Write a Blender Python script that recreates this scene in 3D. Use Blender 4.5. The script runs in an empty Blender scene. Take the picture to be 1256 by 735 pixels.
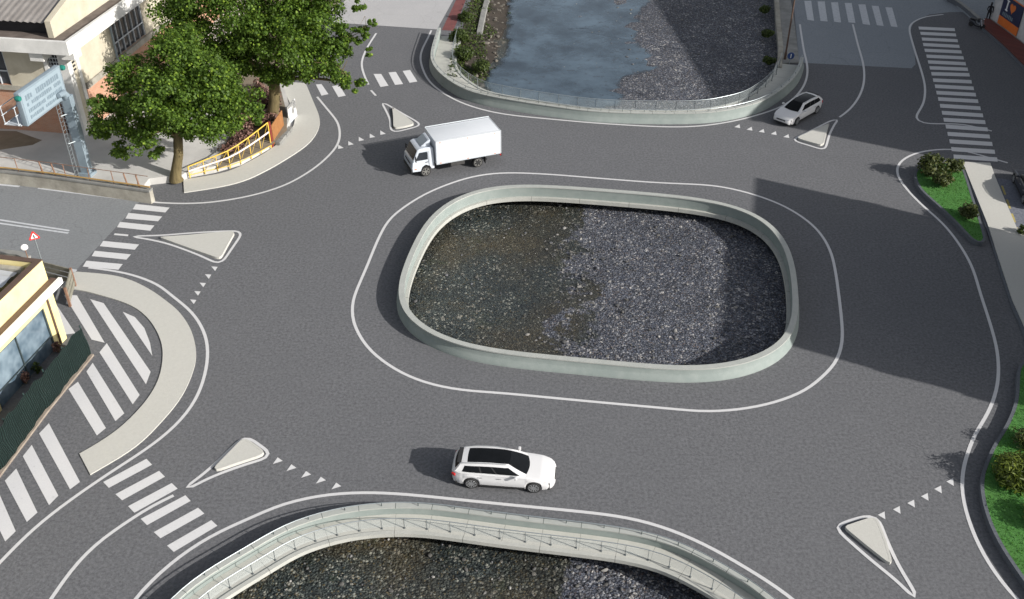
import bpy, bmesh, math, random
from mathutils import Vector, Matrix, noise
R=math.radians
rnd=random.Random(7)
sc=bpy.context.scene; col=sc.collection
# ---------------------------------------------------------------- camera
F=1250.0; TILT=math.atan(887.5/1250); H=34.0
CT,ST=math.cos(TILT),math.sin(TILT)
def ray(px,py):
    u=px-628.0; v=py-367.5
    return Vector((u,F*CT-v*ST,-F*ST-v*CT))
def G(px,py,z=0.0):
    d=ray(px,py); k=(H-z)/-d.z
    return Vector((d.x*k,d.y*k,z))
def AY(px,py,Y):
    d=ray(px,py); k=Y/d.y
    return Vector((d.x*k,Y,H+d.z*k))
def AW(px,py,p0,dr):
    d=ray(px,py); n=Vector((-dr[1],dr[0],0)); o=Vector((0,0,H))
    k=n.dot(Vector((p0[0],p0[1],0))-Vector((0,0,0)))/n.dot(d)
    return o+d*k
cam=bpy.data.cameras.new('camera'); camo=bpy.data.objects.new('camera',cam); col.objects.link(camo)
cam.sensor_width=36; cam.lens=36*F/1256; cam.clip_end=3000; cam.clip_start=.5
camo.location=(0,0,H); camo.rotation_euler=(math.pi/2-TILT,0,0); sc.camera=camo
# ---------------------------------------------------------------- light
sc.view_settings.view_transform='Standard'; sc.view_settings.look='None'; sc.view_settings.gamma=1
sc.view_settings.exposure=EXPO=0.43
SH=R(153); EL=R(25.5)
tosun=Vector((-math.cos(SH)*math.cos(EL),-math.sin(SH)*math.cos(EL),math.sin(EL)))
w=bpy.data.worlds.new('World'); sc.world=w; w.use_nodes=True
nt=w.node_tree; bg=nt.nodes['Background']; sky=nt.nodes.new('ShaderNodeTexSky'); sky.sky_type='NISHITA'
sky.sun_disc=False; sky.sun_elevation=EL; sky.sun_rotation=math.atan2(tosun.x,tosun.y)
sky.air_density=1; sky.dust_density=2; sky.ozone_density=1
hz=nt.nodes.new('ShaderNodeHueSaturation'); hz.inputs['Saturation'].default_value=.36   # hazy, less blue sky
nt.links.new(sky.outputs[0],hz.inputs['Color']); nt.links.new(hz.outputs[0],bg.inputs[0]); bg.inputs[1].default_value=.100
sl=bpy.data.lights.new('sun','SUN'); sl.energy=4.5; sl.angle=R(.6); sl.color=(1,.955,.89)
so=bpy.data.objects.new('sun',sl); col.objects.link(so); so.rotation_euler=tosun.to_track_quat('Z','Y').to_euler(); so.location=(60,-30,60)
# ---------------------------------------------------------------- materials
def mat(name,c,rough=.8,metal=0,c2=None,scale=3.0,detail=6,amt=1.0,bump=0,bscale=None,alpha=None,spec=None,coords='Object',stretch=None):
    m=bpy.data.materials.new(name); m.use_nodes=True; n=m.node_tree; b=n.nodes['Principled BSDF']
    b.inputs['Base Color'].default_value=(*c,1); b.inputs['Roughness'].default_value=rough; b.inputs['Metallic'].default_value=metal
    if spec is not None: b.inputs['Specular IOR Level'].default_value=spec
    if alpha is not None: b.inputs['Alpha'].default_value=alpha
    tc=n.nodes.new('ShaderNodeTexCoord'); src=tc.outputs[coords]
    if stretch:
        mp=n.nodes.new('ShaderNodeMapping'); mp.inputs['Scale'].default_value=stretch; n.links.new(src,mp.inputs[0]); src=mp.outputs[0]
    if c2 is not None:
        t=n.nodes.new('ShaderNodeTexNoise'); t.inputs['Scale'].default_value=scale; t.inputs['Detail'].default_value=detail; t.inputs['Roughness'].default_value=.65
        n.links.new(src,t.inputs['Vector'])
        r=n.nodes.new('ShaderNodeValToRGB'); r.color_ramp.elements[0].position=.5-.25*amt; r.color_ramp.elements[1].position=.5+.25*amt
        r.color_ramp.elements[0].color=(*c,1); r.color_ramp.elements[1].color=(*c2,1)
        n.links.new(t.outputs[0],r.inputs[0]); n.links.new(r.outputs[0],b.inputs['Base Color'])
    if bump:
        t2=n.nodes.new('ShaderNodeTexNoise'); t2.inputs['Scale'].default_value=bscale or scale*4; t2.inputs['Detail'].default_value=4
        n.links.new(src,t2.inputs['Vector'])
        bp=n.nodes.new('ShaderNodeBump'); bp.inputs['Strength'].default_value=bump; bp.inputs['Distance'].default_value=.03
        n.links.new(t2.outputs[0],bp.inputs['Height']); n.links.new(bp.outputs[0],b.inputs['Normal'])
    return m
def mixc(n,fac,a,b,mode='MIX'):
    x=n.nodes.new('ShaderNodeMix'); x.data_type='RGBA'; x.blend_type=mode
    for sock,v in ((x.inputs[0],fac),(x.inputs[6],a),(x.inputs[7],b)):
        if hasattr(v,'is_linked') or hasattr(v,'links'): n.links.new(v,sock)
        else: sock.default_value=v if isinstance(v,float) else (*v,1)
    return x.outputs[2]
def ntex(n,src,scale,detail=3,rough=.6):
    t=n.nodes.new('ShaderNodeTexNoise'); t.inputs['Scale'].default_value=scale; t.inputs['Detail'].default_value=detail; t.inputs['Roughness'].default_value=rough
    n.links.new(src,t.inputs['Vector']); return t.outputs[0]
def ramp(n,src,p0,p1,a=(0,0,0),b=(1,1,1),interp='LINEAR'):
    r=n.nodes.new('ShaderNodeValToRGB'); e=r.color_ramp.elements; r.color_ramp.interpolation=interp
    e[0].position=p0; e[1].position=p1; e[0].color=(*a,1); e[1].color=(*b,1); n.links.new(src,r.inputs[0]); return r.outputs[0]
def bumpn(n,b,src,strength,dist):
    bp=n.nodes.new('ShaderNodeBump'); bp.inputs['Strength'].default_value=strength; bp.inputs['Distance'].default_value=dist
    n.links.new(src,bp.inputs['Height']); n.links.new(bp.outputs[0],b.inputs['Normal'])
def newm(name,rough=.85):
    m=bpy.data.materials.new(name); m.use_nodes=True; n=m.node_tree; b=n.nodes['Principled BSDF']; b.inputs['Roughness'].default_value=rough
    tc=n.nodes.new('ShaderNodeTexCoord'); return m,n,b,tc.outputs['Object']
def asphalt(name,dark,light,patch,crack=False):
    m,n,b,o=newm(name,.9); b.inputs['Specular IOR Level'].default_value=.25
    fine=ramp(n,ntex(n,o,6.5,2.5,.8),.34,.66,dark,light)
    big=ramp(n,ntex(n,o,.16,5,.6),.35,.7)
    c=mixc(n,big,fine,mixc(n,.35,fine,patch))
    # long faint tyre-worn streaks
    c=mixc(n,ramp(n,ntex(n,o,.55,6,.65),.52,.75,(0,0,0),(.14,)*3),c,tuple(x*1.25 for x in light))
    if crack:
        v=n.nodes.new('ShaderNodeTexVoronoi'); v.feature='DISTANCE_TO_EDGE'; v.inputs['Scale'].default_value=.22
        wv=n.nodes.new('ShaderNodeVectorMath'); wv.operation='ADD'; nn=n.nodes.new('ShaderNodeTexNoise'); nn.inputs['Scale'].default_value=.8
        n.links.new(o,nn.inputs['Vector']); n.links.new(o,wv.inputs[0]); n.links.new(nn.outputs['Color'],wv.inputs[1]); n.links.new(wv.outputs[0],v.inputs['Vector'])
        c=mixc(n,ramp(n,v.outputs['Distance'],.0,.007,(.25,)*3,(0,0,0)),c,tuple(x*.4 for x in dark))
    n.links.new(c,b.inputs['Base Color']); bumpn(n,b,ntex(n,o,22,2),.5,.02)
    return m
M={}
M['asphalt']=asphalt('new asphalt',(.091,.093,.101),(.166,.169,.179),(.117,.120,.129))
M['old']=asphalt('worn grey asphalt',(.18,.19,.20),(.24,.25,.26),(.17,.18,.19),True)
M['oldblue']=asphalt('old bluish asphalt',(.20,.225,.25),(.28,.30,.325),(.21,.23,.25),True)
M['conc_road']=asphalt('pale concrete road',(.37,.37,.38),(.44,.435,.44),(.33,.33,.34),True)
def paint(name,c,wear):
    m,n,b,o=newm(name,.7)
    k=mixc(n,ramp(n,ntex(n,o,14,3,.7),.3,.7),tuple(x*.9 for x in c),c)
    k=mixc(n,ramp(n,ntex(n,o,3.5,6,.75),.62-wear,.8,(0,0,0),(.6,)*3),k,(.16,.162,.168))
    n.links.new(k,b.inputs['Base Color']); bumpn(n,b,ntex(n,o,22,2),.3,.01); return m
M['paint']=paint('road marking paint',(.63,.63,.64),.02)
M['paintold']=paint('worn marking paint',(.55,.57,.60),.14)
M['paintthin']=paint('line paint',(.60,.60,.61),0)
M['pave']=mat('pale paving',(.45,.445,.415),.9,c2=(.52,.515,.48),scale=7,detail=9,amt=1.2,bump=.3,bscale=25)
M['kerb']=mat('kerb concrete',(.33,.34,.35),.85,c2=(.42,.43,.43),scale=4,bump=.3)
M['conc']=mat('parapet concrete',(.20,.24,.23),.85,c2=(.28,.313,.30),scale=1.4,detail=9,amt=1.1,bump=.25,bscale=14)
M['coping']=mat('coping concrete',(.33,.35,.33),.8,c2=(.41,.42,.40),scale=2.2,detail=9,bump=.2,bscale=14)
M['beam']=mat('deck edge concrete',(.36,.37,.345),.85,c2=(.44,.44,.41),scale=1.5,detail=9,bump=.2)
def slabs(name,a,b_,joint,sx):
    m,n,b,o=newm(name,.85)
    br=n.nodes.new('ShaderNodeTexBrick'); br.offset=0; br.inputs['Scale'].default_value=sx; br.inputs['Mortar Size'].default_value=.012
    br.inputs['Color1'].default_value=(*a,1); br.inputs['Color2'].default_value=(*b_,1); br.inputs['Mortar'].default_value=(*joint,1)
    n.links.new(o,br.inputs['Vector'])
    c=mixc(n,ramp(n,ntex(n,o,1.8,9,.7),.3,.7,(.0,)*3,(.35,)*3),br.outputs[0],tuple(x*.75 for x in a))
    n.links.new(c,b.inputs['Base Color']); bumpn(n,b,ntex(n,o,20,3),.25,.02); return m
def jointed(m,gap,dark,width=.02):   # open joints every few metres along the length of the piece
    n=m.node_tree; b=n.nodes['Principled BSDF']; u=n.nodes.new('ShaderNodeUVMap'); sx=n.nodes.new('ShaderNodeSeparateXYZ'); n.links.new(u.outputs[0],sx.inputs[0])
    d=n.nodes.new('ShaderNodeMath'); d.operation='DIVIDE'; n.links.new(sx.outputs[0],d.inputs[0]); d.inputs[1].default_value=gap
    f=n.nodes.new('ShaderNodeMath'); f.operation='FRACT'; n.links.new(d.outputs[0],f.inputs[0])
    k=n.nodes.new('ShaderNodeMath'); k.operation='LESS_THAN'; n.links.new(f.outputs[0],k.inputs[0]); k.inputs[1].default_value=width/gap
    src=b.inputs['Base Color'].links[0].from_socket
    n.links.new(mixc(n,k.outputs[0],src,dark),b.inputs['Base Color']); return m
M['coping_plain']=M['coping'].copy(); M['coping_plain'].name='plain coping concrete'
jointed(M['coping'],1.65,(.10,.115,.11),.03); jointed(M['beam'],3.3,(.14,.14,.13),.03)
M['walk']=jointed(mat('walkway concrete',(.42,.42,.385),.85,c2=(.49,.49,.45),scale=2.5,detail=9,amt=1.1,bump=.2,bscale=20),1.65,(.25,.25,.23),.025)
M['steel']=mat('galvanised steel',(.34,.38,.40),.45,.7,c2=(.42,.46,.48),scale=8)
M['darksteel']=mat('dark grey steel',(.06,.085,.09),.5,.4,c2=(.09,.115,.12),scale=8)
M['midsteel']=mat('grey post steel',(.15,.17,.18),.5,.4,c2=(.20,.22,.23),scale=8)
M['glass']=mat('clear guard glass',(.60,.68,.69),.15,alpha=.10,c2=(.64,.70,.71),scale=2)
# river
def gravel():
    m,n,b,o=newm('river gravel',.75)
    sx=n.nodes.new('ShaderNodeSeparateXYZ'); n.links.new(o,sx.inputs[0])
    # warped copy so no cell grid shows
    def vor(scale,rn=1.0):
        v=n.nodes.new('ShaderNodeTexVoronoi'); v.inputs['Scale'].default_value=scale; v.inputs['Randomness'].default_value=rn; n.links.new(o,v.inputs['Vector']); return v
    v1=vor(8.5); v2=vor(13.0); v3=vor(2.4)
    dens=ntex(n,o,.55,5,.65); v4=vor(19.0); v5=vor(6.0)
    def spk(v,chan,lo,hi):   # only some cells are pale stones, and how many changes from patch to patch
        x=n.nodes.new('ShaderNodeMath'); x.operation='SUBTRACT'; n.links.new(lum(v).outputs[chan],x.inputs[0])
        y=n.nodes.new('ShaderNodeMath'); y.operation='MULTIPLY'; n.links.new(dens,y.inputs[0]); y.inputs[1].default_value=-.34
        n.links.new(y.outputs[0],x.inputs[1]); z=n.nodes.new('ShaderNodeMath'); z.operation='SUBTRACT'; n.links.new(x.outputs[0],z.inputs[0]); z.inputs[1].default_value=.17
        return ramp(n,z.outputs[0],lo,hi)
    def lum(v):
        s=n.nodes.new('ShaderNodeSeparateColor'); n.links.new(v.outputs['Color'],s.inputs[0]); return s
    s1,s2,s3=lum(v1),lum(v2),lum(v3)
    dry=mixc(n,ramp(n,s2.outputs[0],.1,.9),(.012,.015,.025),(.076,.088,.124))
    dry=mixc(n,ramp(n,s1.outputs[0],.55,1.0),dry,(.15,.16,.19))
    dry=mixc(n,spk(v1,1,.90,.95),dry,(.36,.36,.37)); dry=mixc(n,spk(v5,1,.98,.995),dry,(.50,.48,.46)); dry=mixc(n,spk(v4,0,.80,.95),dry,(.25,.26,.29))
    dry=mixc(n,ramp(n,s2.outputs[2],.86,.95,(0,0,0),(.6,)*3),dry,(.17,.125,.10))
    wet=mixc(n,ramp(n,s2.outputs[0],.1,.9),(.014,.020,.021),(.068,.082,.080))
    wet=mixc(n,spk(v4,0,.82,.96),wet,(.15,.17,.15)); wet=mixc(n,spk(v1,1,.91,.96),wet,(.31,.32,.28)); wet=mixc(n,spk(v5,1,.975,.99),wet,(.30,.29,.25))
    wet=mixc(n,ramp(n,s2.outputs[1],.9,.97,(0,0,0),(.7,)*3),wet,(.16,.125,.06))
    wet=mixc(n,ramp(n,ntex(n,o,.17,6,.6),.44,.62,(0,0,0),(.9,)*3),wet,mixc(n,.6,wet,(.115,.085,.040))); wet=mixc(n,ramp(n,ntex(n,o,.8,6,.7),.56,.72,(0,0,0),(.6,)*3),wet,(.045,.060,.028))
    # the old water line runs along the river: wet bed on the left, dry bar on the right
    def math_(op,a,bv):
        x=n.nodes.new('ShaderNodeMath'); x.operation=op
        for i,vv in enumerate((a,bv)):
            if isinstance(vv,(int,float)): x.inputs[i].default_value=vv
            else: n.links.new(vv,x.inputs[i])
        return x.outputs[0]
    line=math_('ADD',math_('SUBTRACT',sx.outputs[0],math_('MULTIPLY',math_('SUBTRACT',sx.outputs[1],40.0),0.055)),math_('MULTIPLY',math_('SUBTRACT',ntex(n,o,.30,8,.72),.5),13.0))
    strip=ramp(n,math_('MULTIPLY',math_('SUBTRACT',line,-6.5),.1),.2,.85); wet=mixc(n,math_('MULTIPLY',strip,.55),wet,mixc(n,.7,wet,(.008,.010,.011)))   # the deepest, darkest wet channel hugs the gravel bar
    dryf=ramp(n,math_('MULTIPLY',math_('SUBTRACT',line,1.7),.12),.13,.185)
    c=mixc(n,dryf,wet,dry)
    dk=ramp(n,ntex(n,o,.42,5,.6),.38,.66)
    c=mixc(n,math_('MULTIPLY',dk,.45),c,mixc(n,.55,c,(.012,.014,.018)))
    n.links.new(c,b.inputs['Base Color'])
    c0=mixc(n,ramp(n,v1.outputs['Distance'],.42,.78,(0,0,0),(.6,)*3),c,(.006,.007,.009)); c0=mixc(n,ramp(n,v2.outputs['Distance'],.5,.85,(0,0,0),(.3,)*3),c0,(.006,.007,.009)); n.links.new(c0,b.inputs['Base Color'])
    rr=ramp(n,dryf,0,1,(.35,)*3,(.8,)*3); n.links.new(rr,b.inputs['Roughness'])
    hb=math_('ADD',math_('MULTIPLY',v1.outputs['Distance'],-.6),math_('MULTIPLY',v2.outputs['Distance'],-.3)); bumpn(n,b,hb,.9,.08)
    return m
M['gravel']=gravel()
def water():
    m,n,b,o=newm('river water',.12)
    c=mixc(n,ramp(n,ntex(n,o,.28,6,.6),.35,.7),(.035,.055,.078),(.105,.155,.205))
    c=mixc(n,ramp(n,ntex(n,o,1.6,6,.7),.54,.70,(0,0,0),(.6,)*3),c,(.028,.033,.040))
    n.links.new(c,b.inputs['Base Color'])
    at=n.nodes.new('ShaderNodeAttribute'); at.attribute_name='depth'
    d1=n.nodes.new('ShaderNodeMath'); d1.operation='ADD'; d2=n.nodes.new('ShaderNodeMath'); d2.operation='MULTIPLY'; d2.inputs[1].default_value=2.0
    d3=n.nodes.new('ShaderNodeMath'); d3.operation='SUBTRACT'; d3.inputs[1].default_value=.5; n.links.new(ntex(n,o,.6,7,.7),d3.inputs[0]); n.links.new(d3.outputs[0],d2.inputs[0])
    n.links.new(at.outputs['Fac'],d1.inputs[0]); n.links.new(d2.outputs[0],d1.inputs[1])
    n.links.new(ramp(n,d1.outputs[0],.1,.55,(0,0,0),(.92,)*3),b.inputs['Alpha'])   # shallow water shows the bed
    b.inputs['IOR'].default_value=1.33; b.inputs['Specular IOR Level'].default_value=1.0
    bumpn(n,b,ntex(n,o,4.5,5),.25,.05); return m
M['water']=water()
M['stone']=None
def islrand(name,cols,rough=.8):
    m,n,b,o=newm(name,rough)
    g=n.nodes.new('ShaderNodeNewGeometry'); r=n.nodes.new('ShaderNodeValToRGB'); r.color_ramp.interpolation='LINEAR'
    e=r.color_ramp.elements
    for i,(p,c) in enumerate(cols):
        k=e[i] if i<2 else e.new(p); k.position=p; k.color=(*c,1)
    n.links.new(g.outputs['Random Per Island'],r.inputs[0])
    return m,n,b,o,r.outputs[0]
m,n,b,o,c=islrand('river stones',[(0,(.035,.04,.05)),(1,(.42,.41,.39)),(.5,(.09,.085,.07)),(.75,(.10,.11,.14)),(.92,(.25,.24,.22))])
n.links.new(mixc(n,.35,c,mixc(n,ntex(n,o,6,4),(.03,.03,.03),(.22,.21,.2))),b.inputs['Base Color']); M['stone']=m
def leafm(name,cols,trans=.35):
    m,n,b,o,c=islrand(name,cols,.55)
    n.links.new(c,b.inputs['Base Color']); b.inputs['Specular IOR Level'].default_value=.3
    tr=n.nodes.new('ShaderNodeBsdfTranslucent'); n.links.new(mixc(n,.5,c,(.16,.24,.02)),tr.inputs[0])
    mx=n.nodes.new('ShaderNodeMixShader'); mx.inputs[0].default_value=trans
    out=n.nodes['Material Output']; n.links.new(b.outputs[0],mx.inputs[1]); n.links.new(tr.outputs[0],mx.inputs[2]); n.links.new(mx.outputs[0],out.inputs[0]); return m
M['leaf']=leafm('maple leaves',[(0,(.050,.092,.017)),(1,(.32,.46,.055)),(.5,(.092,.165,.026)),(.85,(.145,.25,.036))],.5)
M['bush']=leafm('shrub leaves',[(0,(.035,.050,.015)),(1,(.11,.12,.035)),(.6,(.060,.075,.022))],.2)
M['conifer']=leafm('yellow green foliage',[(0,(.045,.065,.012)),(1,(.19,.24,.03)),(.6,(.085,.115,.02))],.25)
M['drybrush']=leafm('dry reddish brush',[(0,(.10,.052,.042)),(1,(.30,.18,.14)),(.6,(.18,.10,.085))],.1)
M['weeds']=leafm('bank weeds',[(0,(.022,.036,.010)),(1,(.085,.12,.025)),(.6,(.045,.068,.014))],.25)
M['bark']=mat('bark',(.065,.05,.022),.95,c2=(.19,.15,.07),scale=5,detail=9,bump=.9,bscale=9,stretch=(1,1,.18))
def grassm():
    m,n,b,o=newm('lawn',.9)
    c=mixc(n,ramp(n,ntex(n,o,7,5,.75),.32,.68),(.035,.13,.024),(.075,.24,.040))
    c=mixc(n,ramp(n,ntex(n,o,.6,4),.4,.7,(0,0,0),(.5,)*3),c,(.06,.15,.028))
    n.links.new(c,b.inputs['Base Color']); bumpn(n,b,ntex(n,o,30,3),.8,.05); return m
M['lawn']=grassm()
M['blade']=leafm('grass blades',[(0,(.03,.13,.02)),(1,(.09,.28,.045)),(.6,(.05,.19,.03))],.3)
M['kerb_and_shade']=mat('dark kerb stone and kerb shade',(.075,.085,.10),.8,c2=(.12,.13,.15),scale=6,bump=.2)  # kerbs, and the painted shade strip beside the right pavement
M['earth']=mat('bare earth',(.14,.115,.08),.95,c2=(.24,.20,.15),scale=.8,detail=9,bump=.5,bscale=5)
M['mud']=mat('bank mud',(.016,.013,.010),.9,c2=(.055,.043,.032),scale=.9,detail=9,bump=.8,bscale=4)
M['yard']=mat('yard concrete',(.40,.395,.38),.9,c2=(.56,.55,.53),scale=.35,detail=10,amt=.9,bump=.3,bscale=12)
M['oldconc']=mat('weathered concrete',(.20,.185,.155),.9,c2=(.42,.40,.345),scale=.9,detail=10,amt=.9,bump=.5,bscale=8)
M['greyconc']=mat('grey concrete',(.15,.15,.145),.9,c2=(.30,.30,.285),scale=.9,detail=10,bump=.4,bscale=8)
def brick(name,a,b_,mort,sc_=1.0,vec='Object'):
    m,n,b,o=newm(name,.9)
    mp=n.nodes.new('ShaderNodeMapping'); mp.inputs['Rotation'].default_value=(R(90),0,0); n.links.new(o,mp.inputs[0])
    # brick courses follow height; the along-wall axis takes x+y so both faces of a corner read
    sx=n.nodes.new('ShaderNodeSeparateXYZ'); n.links.new(o,sx.inputs[0]); ad=n.nodes.new('ShaderNodeMath'); n.links.new(sx.outputs[0],ad.inputs[0]); n.links.new(sx.outputs[1],ad.inputs[1])
    cb=n.nodes.new('ShaderNodeCombineXYZ'); n.links.new(ad.outputs[0],cb.inputs[0]); n.links.new(sx.outputs[2],cb.inputs[1])
    br=n.nodes.new('ShaderNodeTexBrick'); br.inputs['Scale'].default_value=sc_; br.inputs['Mortar Size'].default_value=.012
    br.inputs['Brick Width'].default_value=.27; br.inputs['Row Height'].default_value=.085
    br.inputs['Color1'].default_value=(*a,1); br.inputs['Color2'].default_value=(*b_,1); br.inputs['Mortar'].default_value=(*mort,1)
    n.links.new(cb.outputs[0],br.inputs['Vector'])
    c=mixc(n,ramp(n,ntex(n,o,.9,8,.7),.4,.75,(0,0,0),(.5,)*3),br.outputs[0],mort)
    n.links.new(c,b.inputs['Base Color']); bumpn(n,b,br.outputs[1],-.4,.01); return m
M['brick']=brick('orange brick',(.43,.17,.085),(.52,.24,.14),(.42,.33,.26))
M['redbrick']=brick('dark red paving',(.12,.028,.022),(.17,.040,.03),(.10,.04,.035),1.0)
M['redpath']=slabs('brick red path',(.15,.045,.045),(.19,.06,.055),(.10,.05,.05),.8)
M['render']=mat('cream render',(.42,.38,.29),.9,c2=(.56,.52,.42),scale=.9,detail=10,amt=.9,bump=.3,bscale=9)
M['whiteconc']=mat('white painted concrete',(.55,.55,.53),.8,c2=(.74,.735,.71),scale=.8,detail=10,amt=.8,bump=.25,bscale=9)
M['brownstrip']=mat('brown roofing felt',(.07,.055,.05),.9,c2=(.19,.16,.14),scale=1.2,detail=8)
M['corrug']=mat('grey fibre cement',(.18,.165,.155),.9,c2=(.30,.28,.265),scale=1.0,detail=9,bump=.3)
M['metalroof']=mat('pale metal roof',(.50,.52,.55),.5,.3,c2=(.62,.64,.66),scale=1.0,detail=6)
M['dark']=mat('dark opening and eaves shade',(.012,.013,.016),.5,c2=(.03,.03,.035),scale=2)
M['winglass']=mat('window glass',(.02,.024,.03),.08,c2=(.05,.055,.065),scale=.7,spec=.8)
M['shopglass']=mat('shop window glass',(.07,.11,.15),.1,c2=(.30,.38,.44),scale=.55,detail=3,amt=.7,spec=.8)
M['frame']=mat('pale window frame',(.42,.46,.50),.5,c2=(.52,.55,.58),scale=4)
M['yellow']=mat('yellow render',(.72,.60,.26),.85,c2=(.82,.72,.40),scale=.8,detail=9,amt=1,bump=.2)
M['white']=mat('white paint',(.74,.73,.70),.6,c2=(.82,.81,.79),scale=2)
M['brownpipe']=mat('brown pipe',(.085,.052,.038),.6,c2=(.125,.08,.06),scale=4)
def screen():
    m,n,b,o=newm('dark green screening',.75)
    wv=n.nodes.new('ShaderNodeTexWave'); wv.inputs['Scale'].default_value=2.6; wv.inputs['Distortion'].default_value=2.5; wv.bands_direction='Y'; n.links.new(o,wv.inputs['Vector'])
    c=mixc(n,ramp(n,wv.outputs[0],.3,.8),(.004,.011,.010),(.020,.050,.044)); c=mixc(n,ramp(n,ntex(n,o,.9,8,.7),.4,.7,(0,0,0),(.6,)*3),c,(.010,.026,.025))
    n.links.new(c,b.inputs['Base Color']); bumpn(n,b,wv.outputs[0],.5,.03); return m
M['screen']=screen()
M['screenflap']=mat('dark green fabric',(.010,.026,.026),.8,c2=(.025,.06,.058),scale=1.5,detail=8)
M['greybluemetal']=mat('grey blue painted steel',(.20,.255,.30),.5,.1,c2=(.26,.32,.365),scale=1.4,detail=6)
M['panel']=mat('pale blue sign face',(.25,.315,.365),.5,c2=(.29,.36,.41),scale=1.5)
M['letter']=mat('faded letters',(.135,.185,.225),.6,c2=(.17,.22,.26),scale=3)
M['teal']=mat('teal lamp housing',(.012,.15,.12),.5,c2=(.02,.2,.16),scale=4)
M['rust']=mat('rusty rail',(.14,.075,.05),.9,c2=(.30,.18,.12),scale=3,detail=8)
M['ochrerail']=mat('ochre rail',(.30,.18,.06),.8,c2=(.42,.28,.11),scale=3)
M['yellowpaint']=mat('yellow rail paint',(.62,.40,.05),.5,c2=(.72,.50,.09),scale=4)
M['rustboard']=mat('rusty boards',(.23,.09,.025),.85,c2=(.36,.17,.06),scale=2,detail=8)
M['redpost']=mat('dark red post',(.16,.02,.015),.6,c2=(.22,.035,.025),scale=4)
M['pinkwhite']=mat('faded tape',(.62,.52,.50),.7,c2=(.7,.62,.6),scale=4)
M['signred']=mat('sign red',(.55,.03,.03),.4,c2=(.62,.045,.04),scale=3)
M['signwhite']=mat('sign white',(.72,.72,.72),.4,c2=(.78,.78,.78),scale=3)
M['black']=mat('black',(.012,.012,.014),.5,c2=(.02,.02,.022),scale=6)
M['navy']=mat('navy poster',(.008,.012,.05),.5,c2=(.014,.02,.065),scale=2)
M['orange']=mat('orange poster',(.62,.13,.015),.5,c2=(.70,.18,.03),scale=2)
M['stonewall']=mat('pale stone wall',(.38,.38,.39),.85,c2=(.58,.575,.57),scale=1.5,detail=8,amt=.9,bump=.3)
M['facade']=mat('grey facade render',(.38,.36,.33),.85,c2=(.46,.44,.40),scale=.8,detail=8)
# vehicles
def carpaint(name,c):
    m=mat(name,c,.28,c2=tuple(min(1,x*1.04) for x in c),scale=1.5); b=m.node_tree.nodes['Principled BSDF']; b.inputs['Coat Weight'].default_value=.6; b.inputs['Coat Roughness'].default_value=.06; return m
M['carwhite']=carpaint('white car paint',(.63,.63,.64))
M['cardark']=carpaint('dark blue car paint',(.015,.018,.028))
M['truckwhite']=mat('white truck panel',(.60,.63,.67),.45,c2=(.65,.675,.71),scale=.9,detail=8)
M['cabwhite']=carpaint('white cab paint',(.54,.58,.64))
M['carglass']=mat('tinted car glass',(.006,.007,.008),.22,c2=(.010,.011,.013),scale=2,spec=.12)
M['tyre']=mat('tyre rubber',(.016,.016,.017),.85,c2=(.028,.028,.029),scale=8)
M['rim']=mat('alloy rim',(.45,.46,.47),.35,.7,c2=(.55,.56,.57),scale=5)
M['steelrim']=mat('grey steel rim',(.22,.22,.21),.5,.3,c2=(.30,.29,.27),scale=5)
M['trim']=mat('black plastic trim',(.018,.018,.019),.6,c2=(.03,.03,.031),scale=6)
M['taillight']=mat('red lamp lens',(.45,.015,.015),.2,c2=(.55,.03,.03),scale=6)
M['headlight']=mat('clear lamp lens',(.45,.47,.50),.1,c2=(.6,.62,.65),scale=6,spec=.8)
M['amber']=mat('amber lamp lens',(.6,.16,.02),.3,c2=(.65,.2,.03),scale=6)
M['chassis']=mat('chassis grey',(.03,.03,.032),.7,c2=(.06,.058,.055),scale=5)
M['plate']=mat('number plate',(.62,.62,.6),.5,c2=(.68,.68,.66),scale=5)
M['skin']=mat('skin',(.42,.26,.19),.6,c2=(.46,.29,.21),scale=9)
M['cloth']=mat('dark cloth',(.012,.012,.016),.9,c2=(.022,.022,.028),scale=9)
M['blue']=mat('blue sign',(.02,.05,.16),.5,c2=(.03,.065,.2),scale=5)
# ---------------------------------------------------------------- builders
def setp(o,label=None,cat=None,group=None,kind=None):
    if label: o['label']=label
    if cat: o['category']=cat
    if group: o['group']=group
    if kind: o['kind']=kind
    return o
def link(name,bm,m,parent=None,smooth=None,keep=False):
    me=bpy.data.meshes.new(name)
    if not keep: bmesh.ops.recalc_face_normals(bm,faces=bm.faces[:])
    bm.to_mesh(me); bm.free()
    if smooth is not None:
        me.shade_smooth(); me.set_sharp_from_angle(angle=R(smooth))
    me.materials.append(m)
    o=bpy.data.objects.new(name,me); col.objects.link(o)
    if parent is not None:
        o.parent=parent
        if parent.get('_w'):   # part modelled in world space: bring it into the thing's own space
            b_=Vector(parent['_w'][:])
            me.transform(Matrix.Translation(-b_))
    return o
def root(name,loc,label,cat,group=None,rz=0,world=False):
    o=bpy.data.objects.new(name,None); o.empty_display_size=.3; col.objects.link(o); o.location=loc; o.rotation_euler=(0,0,rz)
    setp(o,label,cat,group)
    if world: o['_w']=list(loc)
    return o
def subpart(name,bm,m,part,smooth=None,keep=False):
    o=link(name,bm,m,None,smooth,keep); r=part
    while r.parent is not None: r=r.parent
    if r.get('_w'): o.data.transform(Matrix.Translation(-Vector(r['_w'][:])))
    o.parent=part; return o
BM=bmesh.new
def fr(dirx,dirz=(0,0,1)):
    x=Vector(dirx).normalized(); z=Vector(dirz); y=z.cross(x).normalized(); z=x.cross(y)
    return Matrix((x,y,z)).transposed()
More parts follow.
